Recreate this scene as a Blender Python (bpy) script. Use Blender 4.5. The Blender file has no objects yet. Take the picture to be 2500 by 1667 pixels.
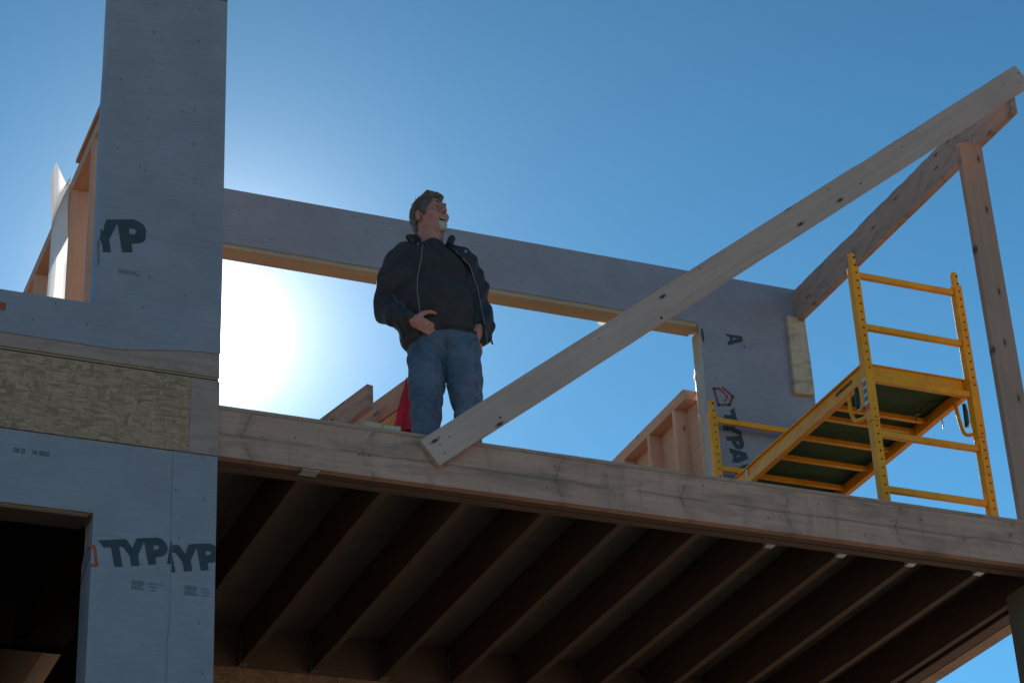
import bpy, bmesh, math, random
import numpy as np
from mathutils import Vector, Matrix
random.seed(7); rng = np.random.default_rng(5)
R_ = math.radians
S = bpy.context.scene
col = S.collection
# ---------------------------------------------------------------- camera
cd = bpy.data.cameras.new('camera'); cam = bpy.data.objects.new('camera', cd); col.objects.link(cam)
CR = ((0.923177, -0.381714, -0.045155), (0.148462, 0.462461, -0.874122), (0.354547, 0.800265, 0.483604))
cm = Matrix(((CR[0][0], -CR[1][0], -CR[2][0]), (CR[0][1], -CR[1][1], -CR[2][1]), (CR[0][2], -CR[1][2], -CR[2][2])))
cam.matrix_world = Matrix.Translation((0, -8.93, 1.6)) @ cm.to_4x4()
cd.sensor_width = 36.0; cd.lens = 5522.85 / 2500 * 36
cd.clip_start = 0.1; cd.clip_end = 5000
S.camera = cam
# ---------------------------------------------------------------- light
SUN_AZ, SUN_EL = R_(15.3), R_(29.2)
sd = Vector((math.sin(SUN_AZ) * math.cos(SUN_EL), math.cos(SUN_AZ) * math.cos(SUN_EL), math.sin(SUN_EL)))
sl = bpy.data.lights.new('sun', 'SUN'); sl.energy = 5.0; sl.angle = R_(0.53); sl.color = (1, .93, .82)
so = bpy.data.objects.new('sun', sl); col.objects.link(so); so.rotation_euler = sd.to_track_quat('Z', 'Y').to_euler()
w = bpy.data.worlds.new('World'); S.world = w; w.use_nodes = True
nt = w.node_tree; N = nt.nodes; L = nt.links
for n in list(N): N.remove(n)
out = N.new('ShaderNodeOutputWorld'); bg = N.new('ShaderNodeBackground'); sky = N.new('ShaderNodeTexSky')
sky.sky_type = 'NISHITA'; sky.sun_disc = False; sky.sun_elevation = SUN_EL; sky.sun_rotation = SUN_AZ
sky.altitude = 300; sky.air_density = 1.0; sky.dust_density = 0.0; sky.ozone_density = 6.0
bg.inputs['Strength'].default_value = 0.09
hs = N.new('ShaderNodeHueSaturation'); hs.inputs['Saturation'].default_value = 1.0
tint = N.new('ShaderNodeMix'); tint.data_type = 'RGBA'; tint.blend_type = 'MULTIPLY'; tint.inputs[0].default_value = 1; tint.inputs[7].default_value = (.58, 1.06, 1.0, 1)
L.new(sky.outputs[0], hs.inputs['Color']); L.new(hs.outputs[0], tint.inputs[6]); L.new(tint.outputs[2], bg.inputs['Color'])
tc0 = N.new('ShaderNodeTexCoord'); sz = N.new('ShaderNodeSeparateXYZ'); L.new(tc0.outputs['Generated'], sz.inputs[0])
mr = N.new('ShaderNodeMapRange'); mr.inputs['From Min'].default_value = .36; mr.inputs['From Max'].default_value = .64; mr.inputs['To Min'].default_value = .102; mr.inputs['To Max'].default_value = .064
L.new(sz.outputs['Z'], mr.inputs['Value']); L.new(mr.outputs[0], bg.inputs['Strength'])      # paler towards the horizon, deeper overhead
# bright air round the sun (solar aureole): depends only on the angle to the sun
tc = N.new('ShaderNodeTexCoord'); dp = N.new('ShaderNodeVectorMath'); dp.operation = 'DOT_PRODUCT'
nm = N.new('ShaderNodeVectorMath'); nm.operation = 'NORMALIZE'; L.new(tc.outputs['Generated'], nm.inputs[0])
L.new(nm.outputs[0], dp.inputs[0]); dp.inputs[1].default_value = sd
cl = N.new('ShaderNodeMath'); cl.operation = 'MINIMUM'; cl.inputs[1].default_value = 0.9999999; L.new(dp.outputs['Value'], cl.inputs[0])
ac = N.new('ShaderNodeMath'); ac.operation = 'ARCCOSINE'; L.new(cl.outputs[0], ac.inputs[0])
prev = None
for amp, deg in ((9.0, 0.45), (1.7, 1.75)):
    m = N.new('ShaderNodeMath'); m.operation = 'MULTIPLY'; m.inputs[1].default_value = -1 / R_(deg); L.new(ac.outputs[0], m.inputs[0])
    e = N.new('ShaderNodeMath'); e.operation = 'EXPONENT'; L.new(m.outputs[0], e.inputs[0])
    a = N.new('ShaderNodeMath'); a.operation = 'MULTIPLY'; a.inputs[1].default_value = amp; L.new(e.outputs[0], a.inputs[0])
    if prev is None: prev = a
    else:
        s = N.new('ShaderNodeMath'); L.new(prev.outputs[0], s.inputs[0]); L.new(a.outputs[0], s.inputs[1]); prev = s
bg2 = N.new('ShaderNodeBackground'); bg2.inputs['Color'].default_value = (1, .97, .92, 1); L.new(prev.outputs[0], bg2.inputs['Strength'])
mo = N.new('ShaderNodeMath'); mo.operation = 'MULTIPLY'; mo.inputs[1].default_value = -1 / R_(7.5); L.new(ac.outputs[0], mo.inputs[0])
eo = N.new('ShaderNodeMath'); eo.operation = 'EXPONENT'; L.new(mo.outputs[0], eo.inputs[0])
ao = N.new('ShaderNodeMath'); ao.operation = 'MULTIPLY'; ao.inputs[1].default_value = 0.26; L.new(eo.outputs[0], ao.inputs[0])
bg3 = N.new('ShaderNodeBackground'); bg3.inputs['Color'].default_value = (.50, .80, 1, 1); L.new(ao.outputs[0], bg3.inputs['Strength'])
ad0 = N.new('ShaderNodeAddShader'); L.new(bg.outputs[0], ad0.inputs[0]); L.new(bg3.outputs[0], ad0.inputs[1])
ad = N.new('ShaderNodeAddShader'); L.new(ad0.outputs[0], ad.inputs[0]); L.new(bg2.outputs[0], ad.inputs[1]); L.new(ad.outputs[0], out.inputs['Surface'])
S.view_settings.view_transform = 'Standard'; S.view_settings.look = 'None'
S.view_settings.exposure = 0.3; S.view_settings.gamma = 1.0
S.cycles.max_bounces = 8; S.cycles.diffuse_bounces = 5
# ---------------------------------------------------------------- materials
def newmat(name):
    m = bpy.data.materials.new(name); m.use_nodes = True
    t = m.node_tree; b = t.nodes['Principled BSDF']; b.inputs['Specular IOR Level'].default_value = 0.3
    return m, t, b
def nd(t, typ, **kw):
    n = t.nodes.new(typ)
    for k, v in kw.items(): setattr(n, k, v)
    return n
def setin(n, **kw):
    for k, v in kw.items(): n.inputs[k.replace('_', ' ')].default_value = v
def ramp(t, fac, stops):
    r = nd(t, 'ShaderNodeValToRGB'); e = r.color_ramp.elements
    while len(e) < len(stops): e.new(0.5)
    for i, (p, c) in enumerate(stops): e[i].position = p; e[i].color = (*c, 1)
    t.links.new(fac, r.inputs[0]); return r.outputs[0]
def mix(t, fac, a, b, mode='MIX'):
    n = nd(t, 'ShaderNodeMix', data_type='RGBA', blend_type=mode)
    for i, v in ((0, fac), (6, a), (7, b)):
        if isinstance(v, (int, float)): n.inputs[i].default_value = v
        elif isinstance(v, tuple): n.inputs[i].default_value = (*v, 1)
        else: t.links.new(v, n.inputs[i])
    return n.outputs[2]
def coord(t, scale=(1, 1, 1), rnd=True, rot=(0, 0, 0)):
    c = nd(t, 'ShaderNodeTexCoord'); mp = nd(t, 'ShaderNodeMapping'); mp.inputs['Scale'].default_value = scale; mp.inputs['Rotation'].default_value = rot
    src = c.outputs['Object']
    if rnd:
        oi = nd(t, 'ShaderNodeObjectInfo'); mm = nd(t, 'ShaderNodeMath', operation='MULTIPLY'); mm.inputs[1].default_value = 37.0
        t.links.new(oi.outputs['Random'], mm.inputs[0]); ad = nd(t, 'ShaderNodeVectorMath', operation='ADD')
        t.links.new(src, ad.inputs[0]); t.links.new(mm.outputs[0], ad.inputs[1]); src = ad.outputs[0]
    t.links.new(src, mp.inputs['Vector']); return mp.outputs[0]
def noise(t, vec, scale=5, detail=4, rough=.6, dist=0.0):
    n = nd(t, 'ShaderNodeTexNoise'); setin(n, Scale=scale, Detail=detail, Roughness=rough, Distortion=dist)
    t.links.new(vec, n.inputs['Vector']); return n.outputs['Fac']
def bump(t, b, h, strength=.3, dist=.005):
    n = nd(t, 'ShaderNodeBump'); setin(n, Strength=strength, Distance=dist); t.links.new(h, n.inputs['Height']); t.links.new(n.outputs[0], b.inputs['Normal'])
def wood(name, c, dark=None, axis=0, knots=True, stain=0.0, rough=.75, contrast=.75, thin=None, kn=.5):
    m, t, b = newmat(name); dark = dark or tuple(x * .45 for x in c)
    sc = [26.0] * 3; sc[axis] = .9
    g = noise(t, coord(t, sc), 1.6, 6, .65, .6)
    base = ramp(t, g, [(.3, tuple(x * contrast for x in c)), (.62, c), (.8, tuple(min(1, x * 1.15) for x in c))])
    big = noise(t, coord(t, (1.5, 1.5, 1.5)), 2.0, 3)
    base = mix(t, .3, base, ramp(t, big, [(.3, tuple(x * .7 for x in c)), (.7, tuple(x * 1.1 for x in c))]))
    if knots:
        s2 = [9.0] * 3; s2[axis] = 3.2
        if thin is not None: s2[thin] = .01
        v = nd(t, 'ShaderNodeTexVoronoi'); setin(v, Scale=1.0, Randomness=1.0)
        if thin is None: t.links.new(coord(t, s2), v.inputs['Vector'])
        else:       # knots lie on the broad face
            v.voronoi_dimensions = '2D'; sp0 = nd(t, 'ShaderNodeSeparateXYZ'); t.links.new(coord(t, s2), sp0.inputs[0]); cb0 = nd(t, 'ShaderNodeCombineXYZ')
            oth = [a for a in range(3) if a != thin]; t.links.new(sp0.outputs[oth[0]], cb0.inputs[0]); t.links.new(sp0.outputs[oth[1]], cb0.inputs[1]); t.links.new(cb0.outputs[0], v.inputs['Vector'])
        k = ramp(t, v.outputs['Distance'], [(.045, (1, 1, 1)), (.07, (.45, .45, .45)), (.13, (0, 0, 0))])
        # only some of the cells carry a knot
        sp = nd(t, 'ShaderNodeSeparateColor'); t.links.new(v.outputs['Color'], sp.inputs[0])
        th = nd(t, 'ShaderNodeMath', operation='GREATER_THAN'); th.inputs[1].default_value = kn; t.links.new(sp.outputs[0], th.inputs[0])
        ml = nd(t, 'ShaderNodeMath', operation='MULTIPLY'); t.links.new(k, ml.inputs[0]); t.links.new(th.outputs[0], ml.inputs[1])
        base = mix(t, ml.outputs[0], base, dark)
    if stain:
        sn = noise(t, coord(t, (2.2, 2.2, 7)), 2.2, 5, .7, 1.0)
        f = ramp(t, sn, [(.5, (0, 0, 0)), (.68, (stain,) * 3)])
        base = mix(t, f, base, dark)
    t.links.new(base, b.inputs['Base Color']); b.inputs['Roughness'].default_value = rough
    bump(t, b, g, .25, .002)
    return m
def flat(name, c, rough=.6, metal=0.0, var=.15, scale=20):
    m, t, b = newmat(name)
    n = noise(t, coord(t, (1, 1, 1)), scale, 4)
    t.links.new(ramp(t, n, [(.3, tuple(x * (1 - var) for x in c)), (.7, tuple(min(1, x * (1 + var)) for x in c))]), b.inputs['Base Color'])
    b.inputs['Roughness'].default_value = rough; b.inputs['Metallic'].default_value = metal
    return m
def wrapmat(name, c, transl=0.12, crease=.7):
    m, t, b = newmat(name)
    n1 = noise(t, coord(t, (1, 1, 1)), 4.0, 5, .6, .4)
    n2 = noise(t, coord(t, (60, 60, 6)), 3.0, 3)      # woven texture
    n3 = noise(t, coord(t, (3, 3, 30)), 2.0, 4, .6, .8)     # faint horizontal creases
    base = ramp(t, n1, [(.3, tuple(x * .84 for x in c)), (.7, tuple(x * 1.06 for x in c))])
    base = mix(t, .25, base, ramp(t, n2, [(.3, tuple(x * .8 for x in c)), (.7, c)]))
    t.links.new(base, b.inputs['Base Color']); b.inputs['Roughness'].default_value = .55
    ad = nd(t, 'ShaderNodeMath', operation='MULTIPLY_ADD'); t.links.new(n3, ad.inputs[0]); ad.inputs[1].default_value = .6; t.links.new(n1, ad.inputs[2])
    bump(t, b, ad.outputs[0], crease, .016)
    if transl:
        tr = nd(t, 'ShaderNodeBsdfTranslucent'); tr.inputs['Color'].default_value = (.9, .9, .9, 1)
        mx = nd(t, 'ShaderNodeMixShader'); mx.inputs[0].default_value = transl
        o = t.nodes['Material Output']; t.links.new(b.outputs[0], mx.inputs[1]); t.links.new(tr.outputs[0], mx.inputs[2]); t.links.new(mx.outputs[0], o.inputs['Surface'])
    return m
def osbmat(name, light, mid, dark):
    # pressed strands: layers of long crossing cells, each a slightly different wood tone, with thin dark gaps
    m, t, b = newmat(name); cur = None
    for i, (sc, rot) in enumerate((((16, 16, 60), (0, .25, 0)), ((16, 16, 70), (0, -.7, 0)), ((17, 17, 66), (0, 1.0, 0)), ((50, 50, 15), (0, .2, 0)), ((18, 18, 75), (0, -.2, 0)))):
        cv = coord(t, sc, True, rot); nz = nd(t, 'ShaderNodeTexNoise'); setin(nz, Scale=.8, Detail=3.0); t.links.new(cv, nz.inputs['Vector'])
        ad = nd(t, 'ShaderNodeVectorMath', operation='MULTIPLY_ADD'); t.links.new(nz.outputs['Color'], ad.inputs[0]); ad.inputs[1].default_value = (.7, .7, .7); t.links.new(cv, ad.inputs[2])
        v = nd(t, 'ShaderNodeTexVoronoi'); setin(v, Scale=1.0); t.links.new(ad.outputs[0], v.inputs['Vector'])
        ve = nd(t, 'ShaderNodeTexVoronoi', feature='DISTANCE_TO_EDGE'); setin(ve, Scale=1.0); t.links.new(ad.outputs[0], ve.inputs['Vector'])
        sp = nd(t, 'ShaderNodeSeparateColor'); t.links.new(v.outputs['Color'], sp.inputs[0])
        cc = ramp(t, sp.outputs[0], [(0, dark), (.3, mid), (.7, light), (1, tuple(x * 1.12 for x in light))])
        cc = mix(t, ramp(t, ve.outputs['Distance'], [(.0, (.55, .55, .55)), (.05, (0, 0, 0))]), cc, tuple(x * .6 for x in dark))
        cur = cc if cur is None else mix(t, nd_gt(t, sp.outputs[1], .62), cur, cc)
        hh = sp.outputs[1]
    fs = noise(t, coord(t, (14, 14, 170)), 1.2, 3); cur = mix(t, .2, cur, ramp(t, fs, [(.3, dark), (.7, light)]))
    sn = noise(t, coord(t, (20, 20, 60)), 1.3, 5, .7, 1.5)
    cur = mix(t, ramp(t, sn, [(.66, (0, 0, 0)), (.72, (.6, .6, .6))]), cur, tuple(x * .4 for x in dark))
    t.links.new(cur, b.inputs['Base Color']); b.inputs['Roughness'].default_value = .8
    bump(t, b, hh, .3, .002)
    return m
def nd_gt(t, s, v):
    n = nd(t, 'ShaderNodeMath', operation='GREATER_THAN'); n.inputs[1].default_value = v; t.links.new(s, n.inputs[0]); return n.outputs[0]
def rimmat(name):
    # weathered laminated rim: grey tan, a wandering glue line at mid height, upright joints, brown stains
    m, t, b = newmat(name); c = (.53, .30, .225)
    g = noise(t, coord(t, (1.2, 1.2, 30), False), 1.6, 6, .65, .5)
    base = ramp(t, g, [(.3, tuple(x * .72 for x in c)), (.55, c), (.75, tuple(x * 1.12 for x in c))])
    # broad upright panels of slightly different tone
    tcx = coord(t, (2.1, .01, .4), False); v = nd(t, 'ShaderNodeTexVoronoi'); setin(v, Scale=1.6); t.links.new(tcx, v.inputs['Vector'])
    sp = nd(t, 'ShaderNodeSeparateColor'); t.links.new(v.outputs['Color'], sp.inputs[0])
    base = mix(t, .4, base, ramp(t, sp.outputs[0], [(0, tuple(x * .78 for x in c)), (1, tuple(x * 1.12 for x in c))]))
    # upright seams, slanting and broken
    cv = coord(t, (1, 1, 1), False); sx = nd(t, 'ShaderNodeSeparateXYZ'); t.links.new(cv, sx.inputs[0])
    nz = noise(t, coord(t, (3, 3, 9), False), 1.3, 3)
    zc = nd(t, 'ShaderNodeMath', operation='SUBTRACT'); t.links.new(sx.outputs[2], zc.inputs[0]); zc.inputs[1].default_value = 6.268
    az = nd(t, 'ShaderNodeMath', operation='ABSOLUTE'); t.links.new(zc.outputs[0], az.inputs[0])
    xx = nd(t, 'ShaderNodeMath', operation='MULTIPLY_ADD'); t.links.new(az.outputs[0], xx.inputs[0]); xx.inputs[1].default_value = -.45; t.links.new(sx.outputs[0], xx.inputs[2])
    x2 = nd(t, 'ShaderNodeMath', operation='MULTIPLY_ADD'); t.links.new(nz, x2.inputs[0]); x2.inputs[1].default_value = .035; t.links.new(xx.outputs[0], x2.inputs[2])
    cb = nd(t, 'ShaderNodeCombineXYZ'); t.links.new(x2.outputs[0], cb.inputs[0])
    v2 = nd(t, 'ShaderNodeTexVoronoi', feature='DISTANCE_TO_EDGE', voronoi_dimensions='1D'); setin(v2, Scale=1.5); t.links.new(x2.outputs[0], v2.inputs['W'])
    mk = noise(t, coord(t, (2.5, 2.5, 11), False), 2, 3)
    f1 = ramp(t, v2.outputs['Distance'], [(.004, (.6, .6, .6)), (.012, (.25, .25, .25)), (.09, (0, 0, 0))])
    f1 = mix(t, 1.0, f1, ramp(t, mk, [(.42, (0, 0, 0)), (.55, (1, 1, 1))]), 'MULTIPLY')
    base = mix(t, f1, base, (.11, .07, .055))
    # mid line
    zz = nd(t, 'ShaderNodeMath', operation='MULTIPLY_ADD'); n3 = noise(t, coord(t, (1.5, 1.5, .1), False), 2.5, 4); t.links.new(n3, zz.inputs[0]); zz.inputs[1].default_value = .02; t.links.new(zc.outputs[0], zz.inputs[2])
    z2 = nd(t, 'ShaderNodeMath', operation='SUBTRACT'); t.links.new(zz.outputs[0], z2.inputs[0]); z2.inputs[1].default_value = .010
    z3 = nd(t, 'ShaderNodeMath', operation='ABSOLUTE'); t.links.new(z2.outputs[0], z3.inputs[0])
    z4 = nd(t, 'ShaderNodeMath', operation='MULTIPLY'); t.links.new(z3.outputs[0], z4.inputs[0]); z4.inputs[1].default_value = 10
    f2 = ramp(t, z4.outputs[0], [(.008, (.75, .75, .75)), (.03, (.25, .25, .25)), (.16, (0, 0, 0))])
    f2 = mix(t, 1.0, f2, ramp(t, noise(t, coord(t, (1.3, 1, 1), False), 3, 3), [(.35, (.25, .25, .25)), (.5, (1, 1, 1))]), 'MULTIPLY')
    base = mix(t, f2, base, (.10, .065, .05))
    st = noise(t, coord(t, (1.3, 2, 5), False), 2.0, 6, .65, .3)
    base = mix(t, ramp(t, st, [(.5, (0, 0, 0)), (.72, (.7, .7, .7))]), base, (.17, .115, .10))
    st2 = noise(t, coord(t, (9, 2, 1.3), False), 1.8, 4, .6, .5)
    base = mix(t, ramp(t, st2, [(.56, (0, 0, 0)), (.7, (.5, .5, .5))]), base, (.21, .155, .14))
    t.links.new(base, b.inputs['Base Color']); b.inputs['Roughness'].default_value = .8; bump(t, b, g, .3, .002)
    return m
M = {}
M['rim'] = rimmat('weathered_rim')
M['pine_x'] = wood('pine_grain_x', (.50, .36, .24), (.12, .06, .035), 0)
M['pine_y'] = wood('pine_grain_y', (.50, .36, .24), (.12, .06, .035), 1)
M['pine_z'] = wood('pine_grain_z', (.50, .36, .24), (.12, .06, .035), 2)
M['stud'] = wood('stud_pine', (.62, .35, .24), (.20, .09, .05), 2)
M['strip'] = wood('strip_wood', (.42, .27, .22), (.14, .08, .06), 0, stain=.4)
M['plate'] = wood('plate_pine', (.60, .33, .22), (.20, .09, .05), 1)
M['brace'] = wood('brace_board', (.56, .365, .305), (.05, .035, .03), 0, contrast=.78, thin=1, kn=.78)
M['post'] = wood('post_wood', (.43, .25, .185), (.10, .05, .035), 2, contrast=.8, thin=1, kn=.3)
M['beamy'] = wood('roof_beam_wood', (.47, .29, .22), (.13, .07, .05), 1, stain=.5, thin=0, kn=.3)
M['cleat'] = wood('cleat_wood', (.60, .44, .31), (.13, .12, .09), 2, stain=.7)
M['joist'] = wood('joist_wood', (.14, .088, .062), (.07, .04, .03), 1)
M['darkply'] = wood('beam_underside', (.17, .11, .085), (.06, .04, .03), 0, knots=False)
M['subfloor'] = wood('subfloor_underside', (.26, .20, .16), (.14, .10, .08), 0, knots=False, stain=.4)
M['plyedge'] = wood('plywood_edge', (.48, .32, .25), (.15, .08, .06), 0, knots=False, stain=.5)
M['plycol'] = wood('plywood_column', (.26, .18, .13), (.08, .05, .03), 2, knots=False)
M['osb'] = osbmat('osb_board', (.46, .275, .18), (.38, .215, .135), (.25, .14, .09))
M['osbwarm'] = osbmat('osb_warm', (.60, .37, .20), (.54, .32, .17), (.45, .26, .13))
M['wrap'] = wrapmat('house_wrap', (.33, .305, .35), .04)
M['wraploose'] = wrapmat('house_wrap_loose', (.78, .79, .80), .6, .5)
M['ink'] = flat('printed_dark_ink', (.045, .06, .07), .6)
M['inkred'] = flat('printed_red_ink', (.42, .07, .045), .6)
M['inkdred'] = flat('printed_dark_red_ink', (.20, .07, .07), .6)
M['inkgrey'] = flat('printed_grey_ink', (.17, .18, .19), .6)
M['steel'] = flat('galvanised_steel', (.62, .63, .64), .4, .3); M['hanger'] = flat('dull_hanger_steel', (.20, .20, .21), .6, .2)
M['staple'] = flat('fastener_dark', (.03, .028, .03), .6)
def paint():
    m, t, b = newmat('yellow_paint'); n = noise(t, coord(t, (1, 1, 1)), 6, 6, .7); n2 = noise(t, coord(t, (1, 1, 1)), 45, 5, .7, .5); n3 = noise(t, coord(t, (1, 1, 1)), 16, 6, .75, 1.0)
    base = ramp(t, n, [(.3, (.70, .26, .008)), (.65, (.90, .37, .012))])
    base = mix(t, ramp(t, n2, [(.62, (0, 0, 0)), (.68, (.8, .8, .8))]), base, (.62, .44, .26))
    base = mix(t, ramp(t, n3, [(.64, (0, 0, 0)), (.70, (.85, .85, .85))]), base, (.16, .07, .03))
    t.links.new(base, b.inputs['Base Color']); b.inputs['Roughness'].default_value = .4; bump(t, b, n2, .15, .001); return m
M['yellow'] = paint()
M['yscuff'] = flat('scuffed_yellow_paint', (.70, .45, .20), .5, 0, .2, 30)
M['hole'] = flat('dark_hole', (.012, .01, .008), .9)
M['green'] = flat('green_grip', (.01, .06, .045), .35)
M['greenply'] = wood('green_coated_plywood', (.045, .09, .035), (.02, .03, .015), 1, knots=False, stain=.5)
M['label'] = flat('white_label', (.55, .56, .55), .4)
M['labelred'] = flat('red_label', (.55, .10, .08), .4)
M['skin'] = flat('skin', (.47, .20, .155), .5, 0, .12, 25)
M['hair'] = flat('greying_hair', (.115, .09, .075), .4, 0, .5, 60)
def strandmat():
    m, t, b = newmat('fine_hair'); b.inputs['Base Color'].default_value = (.15, .115, .09, 1); b.inputs['Roughness'].default_value = .35
    tr = nd(t, 'ShaderNodeBsdfTranslucent'); tr.inputs['Color'].default_value = (.85, .66, .48, 1); mx = nd(t, 'ShaderNodeMixShader'); mx.inputs[0].default_value = .6
    o = t.nodes['Material Output']; t.links.new(b.outputs[0], mx.inputs[1]); t.links.new(tr.outputs[0], mx.inputs[2]); t.links.new(mx.outputs[0], o.inputs['Surface']); return m
M['strand'] = strandmat()
M['beard'] = flat('white_beard', (.45, .42, .41), .7, 0, .2, 60)
M['teeth'] = flat('teeth', (.75, .7, .62), .3)
M['eye'] = flat('eye_white', (.6, .58, .55), .2)
M['jacket'] = flat('black_jacket', (.042, .038, .044), .7, 0, .25, 12)
M['shirt'] = flat('dark_shirt', (.045, .038, .040), .9, 0, .2, 15)
for k_, st_ in (('jacket', .9), ('shirt', .6)):
    t_ = M[k_].node_tree; c1 = noise(t_, coord(t_, (6, 6, 12), True, (.3, .6, 0)), 1.8, 4, .55, 1.8); bump(t_, t_.nodes['Principled BSDF'], c1, st_, .02)
M['zip'] = flat('zipper_tape', (.22, .21, .22), .5)
M['shoe'] = flat('brown_leather', (.09, .05, .03), .5)
M['red'] = flat('red_cloth', (.50, .02, .04), .7, 0, .25, 10)
M['belt'] = flat('belt', (.03, .02, .015), .5)
def denim():
    m, t, b = newmat('blue_denim')
    n = noise(t, coord(t, (1, 1, 1)), 7, 5); f = noise(t, coord(t, (300, 300, 120)), 1.5, 2)
    base = ramp(t, n, [(.3, (.045, .08, .14)), (.7, (.13, .18, .27))]); base = mix(t, .25, base, ramp(t, f, [(.3, (.02, .04, .08)), (.7, (.2, .25, .32))]))
    t.links.new(base, b.inputs['Base Color']); b.inputs['Roughness'].default_value = .85; cr_ = noise(t, coord(t, (5, 5, 16), True, (0, .5, 0)), 1.6, 3, .5, 1.6)
    hm = nd(t, 'ShaderNodeMath', operation='MULTIPLY_ADD'); t.links.new(cr_, hm.inputs[0]); hm.inputs[1].default_value = 6.0; t.links.new(f, hm.inputs[2]); bump(t, b, hm.outputs[0], .8, .004)
    return m
M['denim'] = denim(); M['seam'] = flat('denim_seam', (.03, .05, .09), .9)
def groundmat():
    m, t, b = newmat('packed_dirt'); n = noise(t, coord(t, (1, 1, 1)), .3, 8, .65); n2 = noise(t, coord(t, (1, 1, 1)), 14, 5)
    base = ramp(t, n, [(.3, (.28, .21, .14)), (.7, (.44, .33, .23))]); base = mix(t, .4, base, ramp(t, n2, [(.35, (.22, .16, .11)), (.7, (.48, .38, .28))]))
    t.links.new(base, b.inputs['Base Color']); b.inputs['Roughness'].default_value = .95; bump(t, b, n2, .6, .05); return m
M['dirt'] = groundmat()
# ---------------------------------------------------------------- object helpers
def tag(o, label=None, cat=None, group=None, kind=None):
    if label: o['label'] = label
    if cat: o['category'] = cat
    if group: o['group'] = group
    if kind: o['kind'] = kind
    return o
def empty(name, loc, label, cat, group=None):
    o = bpy.data.objects.new(name, None); o.empty_display_size = .1; col.objects.link(o); o.location = loc
    return tag(o, label, cat, group)
def link(name, me, mats, parent=None, smooth=False, keep=True):
    if not isinstance(mats, (list, tuple)): mats = [mats]
    for m in mats: me.materials.append(m)
    if smooth:
        for p in me.polygons: p.use_smooth = True
    o = bpy.data.objects.new(name, me); col.objects.link(o)
    if parent is not None:
        o.parent = parent
        if keep: o.matrix_parent_inverse = PINV(parent)
    return o
def wmat(o):
    m = Matrix.LocRotScale(o.location, o.rotation_euler, o.scale)
    return (wmat(o.parent) @ o.matrix_parent_inverse @ m) if o.parent else m
def PINV(p): return wmat(p).inverted()
class MB:
    def __init__(s): s.v = []; s.f = []; s.m = []
    def add(s, vs, fs, mi=0):
        k = len(s.v); s.v += [tuple(v) for v in vs]; s.f += [tuple(i + k for i in f) for f in fs]; s.m += [mi] * len(fs); return s
    def box(s, x0, x1, y0, y1, z0, z1, mi=0, T=None):
        vs = [Vector((x, y, z)) for x in (x0, x1) for y in (y0, y1) for z in (z0, z1)]
        if T is not None: vs = [T @ v for v in vs]
        return s.add(vs, [(0, 1, 3, 2), (4, 6, 7, 5), (0, 4, 5, 1), (2, 3, 7, 6), (0, 2, 6, 4), (1, 5, 7, 3)], mi)
    def tube(s, pts, r, n=10, mi=0, caps=True):
        pts = [Vector(p) for p in pts]; rr = r if isinstance(r, (list, tuple)) else [r] * len(pts); rings = []; up = None
        for i, p in enumerate(pts):
            d = (pts[min(i + 1, len(pts) - 1)] - pts[max(i - 1, 0)]).normalized()
            if up is None: up = Vector((0, 0, 1)) if abs(d.z) < .9 else Vector((0, 1, 0))
            a = d.cross(up).normalized(); bb = a.cross(d).normalized(); up = bb
            rings.append([p + (a * math.cos(2 * math.pi * k / n) + bb * math.sin(2 * math.pi * k / n)) * rr[i] for k in range(n)])
        vs = [v for rg in rings for v in rg]; fs = []
        for i in range(len(pts) - 1):
            for k in range(n): fs.append((i * n + k, i * n + (k + 1) % n, (i + 1) * n + (k + 1) % n, (i + 1) * n + k))
        if caps: fs.append(tuple(range(n - 1, -1, -1))); fs.append(tuple((len(pts) - 1) * n + k for k in range(n)))
        return s.add(vs, fs, mi)
    def prism(s, poly, y0, y1, mi=0):            # polygon in (x, z), extruded in y
        n = len(poly); vs = [(x, y0, z) for x, z in poly] + [(x, y1, z) for x, z in poly]
        return s.add(vs, [tuple(range(n)), tuple(range(2 * n - 1, n - 1, -1))] + [(i, i + n, (i + 1) % n + n, (i + 1) % n) for i in range(n)], mi)
    def mesh(s, bevel=0.0, merge=False):
        me = bpy.data.meshes.new('m'); me.from_pydata(s.v, [], s.f); me.update()
        for p, mi in zip(me.polygons, s.m): p.material_index = mi
        bm = bmesh.new(); bm.from_mesh(me)
        if merge: bmesh.ops.remove_doubles(bm, verts=bm.verts, dist=1e-5)
        bmesh.ops.recalc_face_normals(bm, faces=bm.faces)
        if bevel:
            ed = [e for e in bm.edges if len(e.link_faces) == 2 and e.calc_face_angle(0) > .6]
            bmesh.ops.bevel(bm, geom=ed, offset=bevel, segments=2, affect='EDGES', clamp_overlap=True, profile=.6)
        bm.to_mesh(me); bm.free(); return me
    def build(s, name, mats, parent=None, bevel=0.0, smooth=False):
        return link(name, s.mesh(bevel), mats, parent, smooth)
def box(name, b, mats, parent=None, bevel=.003): return MB().box(*b).build(name, mats, parent, bevel)
def clip(poly, axis, lim, keep_less):
    out = []; n = len(poly)
    ins = lambda p: (p[axis] <= lim) if keep_less else (p[axis] >= lim)
    for i in range(n):
        a, b2 = poly[i], poly[(i + 1) % n]
        if ins(a): out.append(a)
        if ins(a) != ins(b2):
            t = (lim - a[axis]) / (b2[axis] - a[axis]); out.append((a[0] + t * (b2[0] - a[0]), a[1] + t * (b2[1] - a[1])))
    return out
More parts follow.
